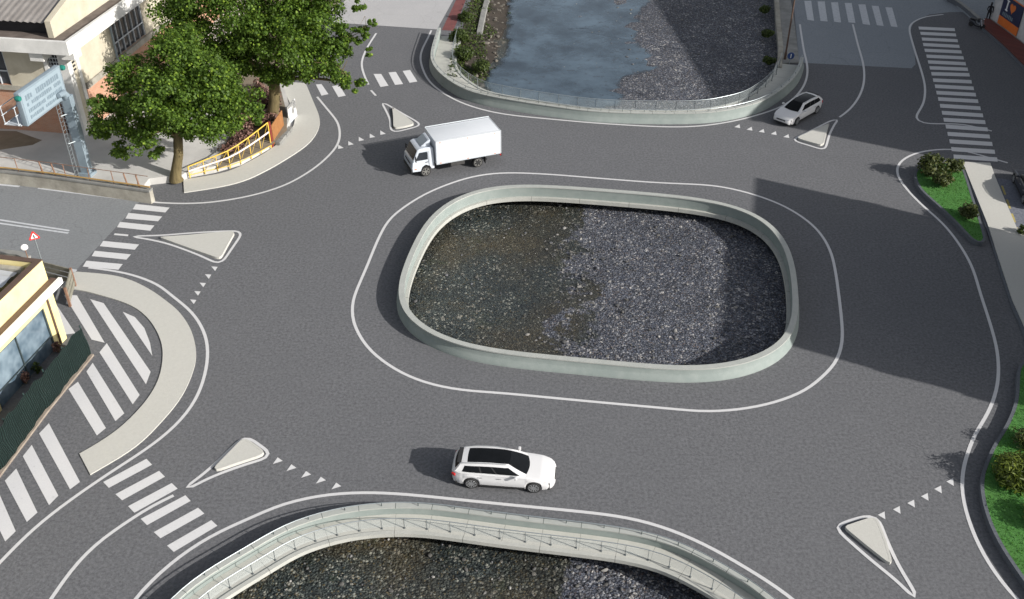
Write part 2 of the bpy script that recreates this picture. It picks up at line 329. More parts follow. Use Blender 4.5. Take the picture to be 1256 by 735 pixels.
def box(bm,c,s,rz=0,mtx=None,bev=0,taper=None):
    hx,hy,hz=s[0]/2,s[1]/2,s[2]/2
    co=[(-hx,-hy,-hz),(hx,-hy,-hz),(hx,hy,-hz),(-hx,hy,-hz),(-hx,-hy,hz),(hx,-hy,hz),(hx,hy,hz),(-hx,hy,hz)]
    if taper: co=[(x*taper[0],y*taper[1],z) if z>0 else (x,y,z) for x,y,z in co]
    rot=mtx if mtx is not None else Matrix.Rotation(rz,3,'Z')
    vs=[bm.verts.new(rot@Vector(p)+Vector(c)) for p in co]
    fs=[bm.faces.new([vs[i] for i in q]) for q in ((0,3,2,1),(4,5,6,7),(0,1,5,4),(1,2,6,5),(2,3,7,6),(3,0,4,7))]
    if bev:
        es=set(e for f in fs for e in f.edges); bmesh.ops.bevel(bm,geom=list(es),offset=bev,segments=2,affect='EDGES',profile=.6)
def box2(bm,lo,hi,bev=0):
    box(bm,[(a+b)/2 for a,b in zip(lo,hi)],[b-a for a,b in zip(lo,hi)],bev=bev)
def bar(bm,a,b,w,h=None,up=(0,0,1)):
    a,b=Vector(a),Vector(b); d=b-a; L=d.length
    if abs(d.normalized().dot(Vector(up)))>.98: up=(0,1,0)
    box(bm,(a+b)/2,(L,w,h or w),mtx=fr(d,up))
def tube(bm,pts,r,n=8,cap=True):
    pts=[Vector(p) for p in pts]; rs=r if isinstance(r,(list,tuple)) else [r]*len(pts); rings=[]; prev=None
    for i,p in enumerate(pts):
        d=(pts[min(i+1,len(pts)-1)]-pts[max(i-1,0)]).normalized()
        ref=Vector((0,0,1)) if abs(d.z)<.95 else Vector((1,0,0))
        u=d.cross(ref).normalized(); 
        if prev is not None and u.dot(prev)<0 and abs(d.z)>.9: pass
        v=d.cross(u); prev=u
        rings.append([bm.verts.new(p+(u*math.cos(2*math.pi*k/n)+v*math.sin(2*math.pi*k/n))*rs[i]) for k in range(n)])
    for a,b in zip(rings,rings[1:]):
        for k in range(n): bm.faces.new((a[k],a[(k+1)%n],b[(k+1)%n],b[k]))
    if cap: bm.faces.new(rings[0][::-1]); bm.faces.new(rings[-1])
def lathe(bm,prof,n=24,axis='z',c=(0,0,0)):
    rings=[]
    for r,h in prof:
        ring=[]
        for k in range(n):
            a=2*math.pi*k/n; x,y=r*math.cos(a),r*math.sin(a)
            p=(x,y,h) if axis=='z' else (x,h,y)
            ring.append(bm.verts.new(Vector(p)+Vector(c)))
        rings.append(ring)
    for a,b in zip(rings,rings[1:]):
        for k in range(n): bm.faces.new((a[k],a[(k+1)%n],b[(k+1)%n],b[k]))
    if prof[0][0]>1e-4: bm.faces.new(rings[0][::-1])
    if prof[-1][0]>1e-4: bm.faces.new(rings[-1])
def catmull(P,n=8,closed=False):
    out=[]; N=len(P)
    for i in range(N if closed else N-1):
        p0=P[(i-1)%N] if closed or i>0 else P[0]*2-P[1]; p1=P[i]; p2=P[(i+1)%N]; p3=P[(i+2)%N] if closed or i+2<N else P[-1]*2-P[-2]
        for k in range(n):
            t=k/n; out.append(.5*((2*p1)+(p2-p0)*t+(2*p0-5*p1+4*p2-p3)*t*t+(3*p1-p0-3*p2+p3)*t**3))
    if not closed: out.append(P[-1].copy())
    return out
def resample(P,step,closed=False):
    Q=P+[P[0]] if closed else P; L=[0]
    for a,b in zip(Q,Q[1:]): L.append(L[-1]+(b-a).length)
    n=max(2,int(round(L[-1]/step))); out=[]; j=0
    for i in range(n if closed else n+1):
        s=L[-1]*i/n
        while j<len(L)-2 and L[j+1]<s: j+=1
        t=(s-L[j])/max(1e-9,L[j+1]-L[j]); out.append(Q[j].lerp(Q[j+1],t))
    return out
def relax(P,it,closed=False):
    for _ in range(it):
        N=len(P); Q=[p.copy() for p in P]
        for i in range(N):
            if not closed and i in (0,N-1): continue
            Q[i]=P[i]*.5+(P[(i-1)%N]+P[(i+1)%N])*.25
        P=Q
    return P
def path(px,step=.5,closed=False,it=4):
    P=[G(*p) for p in px]
    for p in P: p.z=0
    P=resample(catmull(P,8,closed),step,closed); P=relax(P,it,closed); return resample(P,step,closed)
def normals(P,closed=False):
    N=len(P); out=[]
    for i in range(N):
        a=P[(i-1)%N] if closed or i>0 else P[0]; b=P[(i+1)%N] if closed or i<N-1 else P[-1]
        d=(b-a).normalized(); out.append(Vector((-d.y,d.x,0)))
    return out
def offset(P,d,closed=False): return [p+n*d for p,n in zip(P,normals(P,closed))]
def sheet(name,pts,z,m,parent=None):
    bm=BM(); vs=[bm.verts.new((p[0],p[1],z)) for p in pts]
    es=[bm.edges.new((vs[i],vs[(i+1)%len(vs)])) for i in range(len(vs))]
    bmesh.ops.triangle_fill(bm,use_beauty=True,edges=es)
    for f in bm.faces:
        f.normal_update()
        if f.normal.z<0: f.normal_flip()
    return link(name,bm,m,parent,keep=True)
def sheet_holes(name,loops,z,m):
    bm=BM(); es=[]
    for L in loops:
        vs=[bm.verts.new((p[0],p[1],z)) for p in L]; es+=[bm.edges.new((vs[i],vs[(i+1)%len(vs)])) for i in range(len(vs))]
    bmesh.ops.triangle_fill(bm,use_beauty=True,edges=es)
    for f in bm.faces:
        f.normal_update()
        if f.normal.z<0: f.normal_flip()
    return link(name,bm,m,keep=True)
def struct(o): o['kind']='structure'; return o
def raised(name,pts,z0,z1,m,parent=None,bev=0):
    bm=BM(); vs=[bm.verts.new((p[0],p[1],z0)) for p in pts]
    f=bm.faces.new(vs); r=bmesh.ops.extrude_face_region(bm,geom=[f]); nv=[g for g in r['geom'] if isinstance(g,bmesh.types.BMVert)]
    for v in nv: v.co.z=z1
    if bev:
        es=[e for e in bm.edges if all(v.co.z==z1 for v in e.verts)]; bmesh.ops.bevel(bm,geom=es,offset=bev,segments=2,affect='EDGES')
    bmesh.ops.triangulate(bm,faces=[f for f in bm.faces if len(f.verts)>4])
    return link(name,bm,m,parent)
def ribbon(bm,P,w,z,closed=False):
    A=offset(P,w/2,closed); B=offset(P,-w/2,closed)
    va=[bm.verts.new((p.x,p.y,z)) for p in A]; vb=[bm.verts.new((p.x,p.y,z)) for p in B]; N=len(P)
    for i in range(N if closed else N-1):
        j=(i+1)%N; bm.faces.new((vb[i],vb[j],va[j],va[i]))
def loft(bm,P,prof,closed=False,caps=True,sgn=1,zfun=None):
    """sweep a (sideways, height) profile along a ground path; sgn picks the side"""
    Nn=normals(P,closed); rows=[[bm.verts.new(p+n*(sgn*o)+Vector((0,0,z))) for o,z in prof] for p,n in zip(P,Nn)]
    N=len(P); K=len(prof); uv=bm.loops.layers.uv.verify(); S=[0.0]
    for i in range(N): S.append(S[-1]+(P[(i+1)%N]-P[i]).length)
    for i in range(N if closed else N-1):
        j=(i+1)%N
        for k in range(K):
            f=bm.faces.new((rows[i][k],rows[j][k],rows[j][(k+1)%K],rows[i][(k+1)%K]))
            for lp,(u_,k_) in zip(f.loops,((S[i],k),(S[i+1],k),(S[i+1],k+1),(S[i],k+1))): lp[uv].uv=(u_,prof[k_%K][0]+prof[k_%K][1])
    if caps and not closed: bm.faces.new(rows[0]); bm.faces.new(rows[-1][::-1])
# ---------------------------------------------------------------- foliage tools
LEAF=[(0,0),(.28,.10),(.50,.30),(.30,.42),(.36,.72),(.12,.66),(0,1),(-.12,.66),(-.36,.72),(-.30,.42),(-.50,.30),(-.28,.10)]
LEAFS=[(0,0),(.42,.30),(.30,.62),(0,1),(-.30,.62),(-.42,.30)]
NEEDLE=[(0,0),(.14,.3),(.08,1),(-.08,1),(-.14,.3)]
def leaf(bm,p,nrm,s,shape,spin=None):
    nrm=nrm.normalized(); ref=Vector((0,0,1)) if abs(nrm.z)<.9 else Vector((1,0,0)); u=nrm.cross(ref).normalized(); v=nrm.cross(u)
    a=rnd.random()*6.283 if spin is None else spin; ca,sa=math.cos(a),math.sin(a)
    U=u*ca+v*sa; V=v*ca-u*sa
    bm.faces.new([bm.verts.new(p+U*(x*s)+V*((y-.4)*s)+nrm*(.12*s*abs(x))) for x,y in shape])
def rdir():
    while True:
        v=Vector((rnd.uniform(-1,1),rnd.uniform(-1,1),rnd.uniform(-1,1)))
        if .05<v.length<1: return v.normalized()
def blob(bm,c,r,n,s,shape,sq=(1,1,.8),shell=.55):
    c=Vector(c)
    for _ in range(n):
        d=rdir(); k=r*(shell+(1-shell)*rnd.random()**.6)*rnd.choice((1,1,1,1.12,.8)); p=c+Vector((d.x*sq[0],d.y*sq[1],d.z*sq[2]))*k
        nr=(d+rdir()*.9+Vector((0,0,.5))).normalized(); leaf(bm,p,nr,s*rnd.uniform(.65,1.25),shape)
# ================================================================ paths traced on the ground
HOLE=[(480,375,.72),(489,396,.3),(504,414,0),(525,428.5,0),(548,437.5,0),(579,445,0),(620,450,0),(723,459.5,0),(827,470,0),(865.5,471.7,0),(904,467,0),(940,455.6,0),(962,443,.1),(977,427,.4),(983,409,.76),(982,370,.76),(979,335,.76),(972,301,.76),(959,281,.76),(936,260,.76),(904,249.5,.76),(865.5,242,.76),(801,235.6,.76),(723,229.6,.76),(660,225,.76),(620,224.3,.76),(584,228.6,.76),(558.5,238,.76),(538,251,.76),(522,265,.76),(507,294,.76),(486,343,.76)]
hole=path(HOLE,.45,True,45)
TOP=[(536,33,.9),(529,55,.9),(527,75,.6),(534,95,.1),(548,109,0),(574,124,0),(620,134,0),(670,142,0),(723,149,0),(780,151.5,0),(834,152,0),(878,150,0),(917,142,0),(940,134,0),(967,114,0),(980,98,0),(985,82,0)]
topp=path(TOP,.55,False,6)
BOT=[(150,800,.66),(204,735,.66),(240,705,.66),(279,682,.66),(320,659,.66),(339,644.5,.66),(377.5,631.6,.66),(416,621,.66),(455,616,.66),(494,614,.66),(532.6,616,.66),(620,628,.66),(723,640,.66),(775,647,.66),(827,659.5,.66),(878.5,684.5,.66),(940,721,.66),(975,752,.66),(1010,790,.66)]
bott=path(BOT,.55,False,6)
hole_in=offset(hole,.48,True)       # path runs anticlockwise seen from above
top_in=offset(topp,2.0)
bot_in=offset(bott,-1.42)
# river channel beyond the top deck
bankL=[G(566,40),G(571,20),G(578,0),G(590,-40),G(600,-80)]
bankR=[G(956,60),G(953,30),G(951,0),G(949,-40),G(947,-80)]
top_loop=bankL[::-1]+top_in[3:-3]+bankR
bot_loop=bot_in+[Vector((bot_in[-1].x+1.5,10,0)),Vector((bot_in[0].x-1.5,10,0))]
big=[Vector((-420,-120,0)),Vector((420,-120,0)),Vector((420,700,0)),Vector((-420,700,0))]
struct(sheet_holes('ground',[big,hole_in,top_loop,bot_loop],-.012,M['earth']))
roadL=[Vector((-60,-5,0)),Vector((60,-5,0)),Vector((60,150,0)),Vector((-60,150,0))]
struct(sheet_holes('road',[roadL,hole_in,top_loop,bot_loop],0,M['asphalt']))
Z1=.004; Z2=.008; Z3=.012; Z4=.016
struct(sheet('old_road',[G(*p) for p in ((-260,205),(186,240),(172,247),(91,334),(60,380),(-260,430))],Z1,M['old']))
struct(sheet('concrete_road',[G(*p) for p in ((395,27),(423,28.7),(536,36.2),(556,0),(577,-55),(450,-55),(424,0),(405,22))],Z1,M['conc_road']))
struct(sheet('red_path',[G(*p) for p in ((542,37),(556,38),(571,1),(589,-45),(577,-45),(559.5,0))],Z2,M['redpath']))
struct(sheet('old_asphalt',[G(*p) for p in ((980,77),(1118,84),(1123,79),(1122,66),(1115,42),(1121,26),(1140,18),(1165,15),(1196,15),(1235,-30),(1240,-60),(966,-60),(973,0))],Z1,M['oldblue']))
struct(sheet('parking_area',[G(*p) for p in ((1219,218),(1262,224),(1330,240),(1330,300),(1256,291),(1243,275))],Z1,asphalt('dark parking asphalt',(.10,.11,.14),(.20,.21,.245),(.13,.14,.17),True)))
bm=BM()
for k in range(4):   # yellow bay line in dashes
    a=G(1229+6*k,228+17*k); b_=G(1233+6*k,239+17*k); ribbon(bm,[a,b_],.14,Z2)
struct(link('bay_line',bm,mat('yellow bay paint',(.45,.36,.08),.8,c2=(.3,.26,.12),scale=6),keep=True))
# ---------------------------------------------------------------- river
bm=BM(); nx,ny=110,210; x0,x1,y0,y1=-45.,60.,12.,215.
gv=[]
for j in range(ny+1):
    row=[]
    for i in range(nx+1):
        x=x0+(x1-x0)*i/nx; y=y0+(y1-y0)*j/ny
        row.append(bm.verts.new((x,y,-.80+.10*noise.noise((x*.35,y*.35,0))+.06*noise.noise((x*1.1,y*1.1,3))+.012*max(-8,min(8,x-4)))))
    gv.append(row)
for j in range(ny):
    for i in range(nx): bm.faces.new((gv[j][i],gv[j][i+1],gv[j+1][i+1],gv[j+1][i]))
struct(link('river_bed',bm,M['gravel'],smooth=60,keep=True))
WZ=-.70
wpx=[(622,-40),(640,-30),(797,-40),(796,0),(789,15),(783,34),(786,50),(801,66),(811,80),(806,88),(790,90),(772,95),(764,104),(762,130),(700,133),(640,126),(600,118),(590,100),(610,78),(622,45)]
wp=[G(x,y,WZ) for x,y in wpx]; wp=resample(catmull(wp,6,True),.5,True)
wp=[p+Vector((.35*noise.noise((p.x*.9,p.y*.9,1)),.35*noise.noise((p.x*.9,p.y*.9,5)),0)) for p in wp]
def inpoly(P,x,y):
    q=False; j=len(P)-1
    for i in range(len(P)):
        if (P[i].y>y)!=(P[j].y>y) and x<(P[j].x-P[i].x)*(y-P[i].y)/(P[j].y-P[i].y)+P[i].x: q=not q
        j=i
    return q
bm=BM(); dl=bm.verts.layers.float.new('depth'); g_=.45; vd={}
xa,xb,ya,yb=min(p.x for p in wp),max(p.x for p in wp),min(p.y for p in wp),max(p.y for p in wp)
def wv(i,j):
    if (i,j) not in vd:
        v=bm.verts.new((xa+i*g_,ya+j*g_,WZ)); e=min((Vector((v.co.x,v.co.y))-p.xy).length for p in wp) if inpoly(wp,v.co.x,v.co.y) else 0.0
        v[dl]=e; vd[(i,j)]=v
    return vd[(i,j)]
for j in range(int((yb-ya)/g_)):
    for i in range(int((xb-xa)/g_)):
        if inpoly(wp,xa+(i+.5)*g_,ya+(j+.5)*g_): bm.faces.new((wv(i,j),wv(i+1,j),wv(i+1,j+1),wv(i,j+1)))
struct(link('river_water',bm,M['water'],keep=True))
def stone(bm,c,s):
    r=bmesh.ops.create_icosphere(bm,subdivisions=1,radius=1)['verts']; q=rnd.random()*6; sq=(s*rnd.uniform(.75,1.3),s*rnd.uniform(.6,1),s*rnd.uniform(.35,.65))
    rot=Matrix.Rotation(q,3,'Z')
    for v in r: v.co=rot@Vector([v.co[i]*sq[i]*rnd.uniform(.85,1.15) for i in range(3)])+Vector(c)
bm=BM()
def scatter(x0,x1,y0,y1,n,dens):
    k=0
    while k<n:
        x=rnd.uniform(x0,x1); y=rnd.uniform(y0,y1)
        if rnd.random()>dens(x,y): k+=.3; continue
        s=.03+.12*rnd.random()**7+.025*rnd.random(); stone(bm,(x,y,-.77+.012*max(-8,min(8,x-4))),s); k+=1
scatter(-8,19,37,64,1500,lambda x,y:.35 if x<2.6 else .9)
scatter(-10,14,22,33,700,lambda x,y:.6)
scatter(-3,24,70,102,600,lambda x,y:.25 if x<9 else .8)
k=0
while k<520:   # bigger pale stones gathered along the edge of the gravel bar
    y=rnd.choice((rnd.uniform(39,62),rnd.uniform(39,62),rnd.uniform(24,32),rnd.uniform(72,95))); x=2.5+.055*(y-40)+rnd.gauss(0,1.3)+1.0
    stone(bm,(x,y,-.77+.012*max(-8,min(8,x-4))),.045+.11*rnd.random()**3); k+=1
for k in range(900):
    y=rnd.uniform(23,62); x=rnd.uniform(-8,18); stone(bm,(x,y,-.78+.012*max(-8,min(8,x-4))),.03+.07*rnd.random()**3)
setp(link('river_stones',bm,M['stone'],smooth=50),kind='stuff')
# left bank slope, right channel wall
bl=[bankL[0]+Vector((-.8,-14,0)),bankL[0]+Vector((0,-3,0))]+bankL; 
bb=[G(575,150,-.82),G(598,100,-.82),G(611,78,-.82),G(619,50,-.82),G(628,25,-.82),G(637,0,-.82),G(660,-60,-.82)]
bm=BM(); rows=[]
A=resample(bl,.9); B=resample(bb,(sum((b_-a).length for a,b_ in zip(bb,bb[1:])))/(len(A)-1))[:len(A)]
for a,b_ in zip(A,B):
    row=[]
    for k in range(9):
        t=k/8; p=a.lerp(b_,t); p.z=-.02-.92*t**.8+.18*noise.noise((p.x*.9,p.y*.9,9))*math.sin(math.pi*t); row.append(bm.verts.new(p))
    rows.append(row)
for a,b_ in zip(rows,rows[1:]):
    for k in range(8): bm.faces.new((a[k],a[k+1],b_[k+1],b_[k]))
struct(link('river_bank',bm,M['mud'],smooth=80))
bm=BM()
for k in range(330):
    a=rnd.choice(range(2,len(A)-1)); t=rnd.uniform(.35,1.0); p=A[a].lerp(B[a],t)+Vector((rnd.uniform(-.4,.4),rnd.uniform(-.5,.5),0)); p.z=-.02-.92*t**.8
    stone(bm,p,rnd.uniform(.10,.40)*(rnd.random()**.6))
setp(link('bank_rocks',bm,mat('bank rock',(.05,.044,.036),.9,c2=(.22,.20,.17),scale=2,detail=8,bump=.5),smooth=40),kind='stuff')
bm=BM()
for k in range(7500):
    a=rnd.randrange(1,len(A)-1); t=rnd.random()**1.3
    p=A[a].lerp(B[a],t)+Vector((rnd.uniform(-.5,.5),rnd.uniform(-.5,.5),0)); 
    if noise.noise((p.x*.45,p.y*.3,4))<-.22+.3*t: continue
    p.z=-.02-.92*t**.8+rnd.uniform(.02,.30)*(1-t*.5); leaf(bm,p,(rdir()+Vector((0,0,1.2))).normalized(),rnd.uniform(.13,.27),LEAFS)
setp(link('bank_plants',bm,M['weeds'],keep=True),kind='stuff')
t=root('retaining_wall',tuple(G(590,20)),'short grey concrete retaining wall running down the left river bank beyond the railing','wall',world=True)
bm=BM(); P=resample([G(585,44,-.5),G(590,20,-.5),G(597,-5,-.5),G(610,-50,-.5)],1.2)
loft(bm,[Vector((p.x,p.y,0)) for p in P],[(0,-1.2),(0,-.1),(-.45,-.1),(-.55,-1.2)]); link('wall',bm,M['greyconc'],t)
bm=BM(); loft(bm,[Vector((p.x,p.y,0)) for p in P],[(.55,-.82),(.5,-.75),(.05,-.7),(.05,-.82)]); link('footing',bm,M['greyconc'],t)
t=root('channel_wall',tuple(bankR[2]),'dark concrete channel wall along the right side of the river beside the lamp post','wall',world=True)
P=[p.copy() for p in resample([top_in[-3]]+bankR,1.0)]
bm=BM(); loft(bm,P,[(-.05,-1.9),(-.02,.02),(.35,.02),(.35,-1.9)],sgn=-1); link('wall',bm,M['greyconc'],t)
bm=BM(); loft(bm,P,[(-.10,.022),(-.10,.16),(.32,.16),(.32,.022)],sgn=-1); link('coping',bm,M['oldconc'],t)
# ---------------------------------------------------------------- parapets and decks
def joints(P,closed,gap,o0,o1,z,parent):   # open joints between the coping stones
    bm=BM(); Nn=normals(P,closed); stepn=int(gap/.55)
    for i in range(2,len(P)-2,stepn):
        a=P[i]+Nn[i]*o0; b_=P[i]+Nn[i]*o1
        bar(bm,(a.x,a.y,z),(b_.x,b_.y,z),.022,.014)
    return bm
t=root('parapet',(5.,50.,0),'pale green-grey concrete parapet ring round the river opening in the middle of the roundabout','parapet',world=True)
bm=BM(); loft(bm,hole,[(-.10,0),(-.05,.14),(.05,.34),(.08,.40),(.10,.69),(.36,.69),(.38,.02),(.38,-.1),(-.10,-.1)],True); link('wall',bm,M['conc'],t,smooth=25)
bm=BM(); loft(bm,hole,[(.07,.692),(.07,.76),(.40,.76),(.40,.692)],True); cp=link('coping',bm,M['coping_plain'],t,smooth=25)
bm=BM(); loft(bm,hole,[(.385,.04),(.58,.04),(.58,-.22),(.385,-.22)],True); link('edge_beam',bm,M['beam'],t,smooth=25)
def deck(name,label,P,sgn,h,walkz,width,railh,edgez):
    c=P[len(P)//2]; t=root(name,(c.x,c.y,0),label,'parapet',world=True)
    bm=BM(); loft(bm,P,[(-.10,0),(-.05,.14),(.05,.36),(.07,.42),(.09,h-.07),(.32,h-.07),(.34,walkz-.05),(.34,-.1),(-.10,-.1)],sgn=sgn); link('wall',bm,M['conc'],t,smooth=25)
    bm=BM(); loft(bm,P,[(.06,h-.067),(.06,h),(.35,h),(.35,h-.067)],sgn=sgn); cp=link('coping',bm,M['coping'],t,smooth=25)
    bm=BM(); loft(bm,P,[(.345,walkz),(width,walkz),(width,walkz-.25),(.345,walkz-.25)],sgn=sgn); link('walkway',bm,M['walk'],t,smooth=25)
    bm=BM(); loft(bm,P,[(width+.003,walkz+.06),(width+.2,walkz+.06),(width+.2,edgez),(width+.003,edgez)],sgn=sgn); link('edge_beam',bm,M['beam'],t,smooth=25)
    Nn=normals(P)
    # slim rail on stub posts along the coping
    bm=BM(); Q=[p+n*(.22*sgn) for p,n in zip(P,Nn)]; tube(bm,[(q.x,q.y,h+.19) for q in Q],.022,6)
    rl=link('top_rail',bm,M['steel'],t,smooth=40)
    for i in range(2,len(P)-1,3):
        bm=BM(); tube(bm,[(Q[i].x,Q[i].y,h),(Q[i].x,Q[i].y,h+.19)],.02,6); subpart('stub_post',bm,M['darksteel'],rl)
    return t,Nn
def railing(label,P,Nn,sgn,off,z,h,steps,glass=True,group=None):
    Q=[p+n*(off*sgn) for p,n in zip(P,Nn)]; c=Q[len(Q)//2]
    t=root('railing',(c.x,c.y,z),label,'railing',world=True)
    bm=BM(); tube(bm,[(q.x,q.y,z+h) for q in Q],.022,6); link('handrail',bm,M['steel'],t,smooth=40)
    for i in range(1,len(P)-1,steps):
        bm=BM(); d=(Q[min(i+1,len(Q)-1)]-Q[i-1]); box(bm,(Q[i].x,Q[i].y,z+h/2),(.018,.05,h),mtx=fr(d)); box(bm,(Q[i].x,Q[i].y,z+.008),(.08,.10,.016),mtx=fr(d)); link('post',bm,M['midsteel'],t)
    if glass:
        bm=BM(); loft(bm,Q,[(-.006,z+.10),(-.006,z+h-.07),(.006,z+h-.07),(.006,z+.10)]); link('guard_panel',bm,M['glass'],t,smooth=40)
    else:
        bm=BM()
        for f in (.35,.65): tube(bm,[(q.x,q.y,z+h*f) for q in Q],.012,5)
        link('cable',bm,M['steel'],t)
t,Nn=deck('parapet','pale concrete parapet with a walkway curving round the far river opening',topp,1,.84,.06,2.05,.95,-.22)
railing('thin railing with clear panels along the river side of the far walkway',topp,Nn,1,1.9,.06,.95,3)
t,Nn=deck('parapet','pale concrete parapet with a slab walkway over the river at the bottom of the photo',bott,-1,.64,.22,1.34,.6,.08)
railing('thin low railing along the river side of the near slab walkway',bott,Nn,-1,1.16,.22,.62,2)
# ---------------------------------------------------------------- road markings
bm=BM()
def line(px,w=.17,closed=False,it=3):
    ribbon(bm,path(px,.5,closed,it),w,Z3,closed)
line([(432,375.5),(433,393.6),(441,412),(455,431),(478,449),(501.6,462),(527,471),(558,477.6),(584,480.3),(620,482.8),(723,492.6),(827,502),(860,505),(891,504),(917,501),(940,496.5),(962,490),(988,479),(1008,463),(1024,446.6),(1031,430),(1033.5,412),(1031.6,386),(1028.5,360),(1025,335),(1019,309),(1006,286),(988,269),(962,253),(940,244),(917,236.5),(891,230.4),(865.6,227),(801,224),(723,218),(672,214),(620,212.2),(584,216),(553,225),(522,238),(496,254),(478,269),(465,291),(450,327),(435,362)],closed=True)
line([(-20,712),(0,690),(39,651),(77.5,620),(129,584),(181,550),(214.5,523),(238,494),(250,465),(255,435),(251,409),(235,383),(207,360),(196,350.6),(168,339),(139.6,332.5),(108.6,328.5)])
line([(45,760),(63,735),(85,702.7),(116,669),(155,641),(186,621),(213,608)])
line([(150,760),(165,735),(196,703),(227,678),(264,655),(320,630),(339,621),(377.5,611),(411,606),(455,604.4),(501.6,607),(558.5,612.7),(620,619),(710.5,627.7),(762,634),(801,643),(840,657),(878.5,675.5),(909.5,693.6),(940,712),(975,737),(1000,760)])
line([(1275,760),(1246,735),(1215,695),(1194.5,656),(1183,620),(1179.5,591.5),(1183,568),(1190,547),(1197,530.6),(1210,510),(1220,486.6),(1224.7,461),(1223,430),(1215,399),(1203,362),(1192,327),(1176,299),(1156,274),(1130,251),(1112,232),(1101,216),(1101,203),(1112,193),(1132.5,185.7),(1166,183),(1186,186),(1220,195.5),(1236,200)])
line([(1157,18),(1135,21),(1119.6,28),(1115.6,37.5),(1122,62),(1131,90.5),(1134.6,108.6),(1132.5,126.7),(1123.5,144),(1130,150.5),(1143,152),(1181.6,153),(1216.5,161)],it=1)
line([(1046,30),(1052,54),(1059,80),(1059.6,101),(1053.6,119),(1042,134.5),(1029.6,144)])
line([(981,30),(985.6,60),(990,80),(989.5,95.6),(982.5,111),(967,126),(940,138),(891,150.5),(834.6,156),(749,152.5),(672,146),(620,140.5),(584,132.5),(553,120),(527.5,101),(517,80),(516.5,64.6),(525,46.5),(529,37.5)])
line([(461.5,41),(450,59.4),(443.5,77.5),(447,93),(452,104)]); line([(455,111),(461,117.6)])
line([(389,119),(403,136),(414,150),(417,165),(414,178),(403,191.6),(385,207),(357,224),(331,234),(300,242),(258.5,248.5),(222,250),(191,248.5),(168,246.5)])
struct(link('edge_line',bm,M['paintthin'],keep=True))
def zr(pts,ox,oy,s=3.869): return [(x/s+ox,y/s+oy) for x,y in pts]
def zebra(quads,m,name='zebra_crossing'):
    bm=BM()
    for q in quads:
        P=[G(*p) for p in q]; f=bm.faces.new([bm.verts.new((p.x,p.y,Z3+.001)) for p in P]); f.normal_update()
        if f.normal.z<0: f.normal_flip()
    struct(link(name,bm,m,keep=True))
zebra([zr(q,0,180) for q in ([(645,273),(805,290),(785,313),(630,298)],[(610,315),(770,332),(750,355),(595,342)],[(570,358),(733,375),(713,400),(555,383)],[(545,412),(610,418),(607,426),(540,420)],[(490,448),(660,465),(640,490),(473,473)],[(450,495),(622,512),(600,537),(435,520)],[(410,542),(583,558),(562,585),(393,570)])],M['paint'])
zebra([zr(q,0,545) for q in ([(490,180),(695,70),(722,98),(517,208)],[(548,238),(755,127),(783,155),(580,267)],[(608,295),(815,185),(843,212),(638,326)],[(668,355),(880,243),(905,270),(698,385)],[(730,418),(940,302),(970,330),(762,447)],[(793,482),(1003,361),(1032,388),(825,512)])],M['paint'])
zebra([zr(q,300,0) for q in ([(612,352),(648,352),(683,408),(645,414)],[(683,345),(718,342),(752,400),(714,404)],[(750,338),(785,333),(820,388),(783,394)],[(338,402),(365,400),(398,448),(365,455)],[(415,410),(450,405),(480,455),(445,462)])],M['paint'])
zebra([zr(q,936,0) for q in ([(195,5),(228,5),(242,100),(210,95)],[(258,8),(292,8),(306,103),(272,100)],[(322,12),(355,12),(370,108),(337,104)],[(387,15),(420,15),(438,110),(405,107)],[(452,22),(485,22),(508,120),(473,115)],[(515,28),(548,30),(572,125),(540,120)],[(580,35),(612,37),(638,130),(607,126)])],M['paintold'])
zl=[(737,127),(745,152),(752,179),(758,205),(765,232),(774,260),(781,287),(789,315),(797,343),(805,373),(814,402),(821,432),(829,462),(838,494),(847,527),(855,560),(865,592),(874,627),(883,662),(892,699)]
zq=[(908,135),(914,160),(922,187),(930,214),(940,240),(950,268),(960,296),(970,322),(978,348),(988,381),(998,412),(1008,442),(1019,473),(1030,506),(1042,540),(1053,572),(1064,606),(1074,640),(1086,675),(1098,712)]
qs=[]
for i,((ax,ay),(bx_,by)) in enumerate(zip(zl,zq)):
    h=14+5.5*i/19; qs.append(zr([(ax,ay),(bx_,by),(bx_+3,by+h),(ax+3,ay+h)],936,0))
qs.append(zr([(903,38),(1110,52),(1113,72),(905,57)],936,180)); zebra(qs,M['paint'])
hs=[zr(q,0,360) for q in ([(583,88),(640,113),(685,165),(712,235),(723,297),(640,175)],[(428,28),(492,47),(715,373),(693,432)],[(303,8),(365,10),(497,235),(435,220)],[(507,237),(663,483),(630,527),(472,280)],[(440,330),(590,570),(548,607),(410,372)],[(243,25),(255,35),(358,190),(300,197),(262,95)],[(370,420),(503,640),(460,675),(325,455)])]
hs+=[[(60,519.5),(98.2,591.5),(86,600.6),(48,532)],[(39,546),(71.6,608.3),(60.2,620),(28,560)],[(20,575),(46,629),(33,640.6),(6,590)],[(-10,585),(19.4,652),(6.5,664.5),(-25,600)]]
zebra(hs,M['paint'],'hatched_marking')
bm=BM()
def gw(c,off,v,s=3.869):
    for x,y in c:
        P=[G((x+a)/s+off[0],(y+b_)/s+off[1]) for a,b_ in v]; f=bm.faces.new([bm.verts.new((p.x,p.y,Z3)) for p in P]); f.normal_update()
        if f.normal.z<0: f.normal_flip()
gw([(1018,578),(988,615),(962,655),(937,695),(917,735)],(0,180),[(-15,-9),(15,-7),(3,13)])
gw([(155,80),(220,113),(290,145),(360,172),(433,200)],(300,545),[(-21,15),(26,0),(2,-17)])
gw([(565,338),(637,312),(705,282),(770,250),(833,215),(890,180)],(936,545),[(-21,-2),(11,-18),(15,19)])
gw([(453,697),(501,680),(551,660),(603,645),(653,630)],(300,0),[(-9,-10),(17,6),(-9,11)])
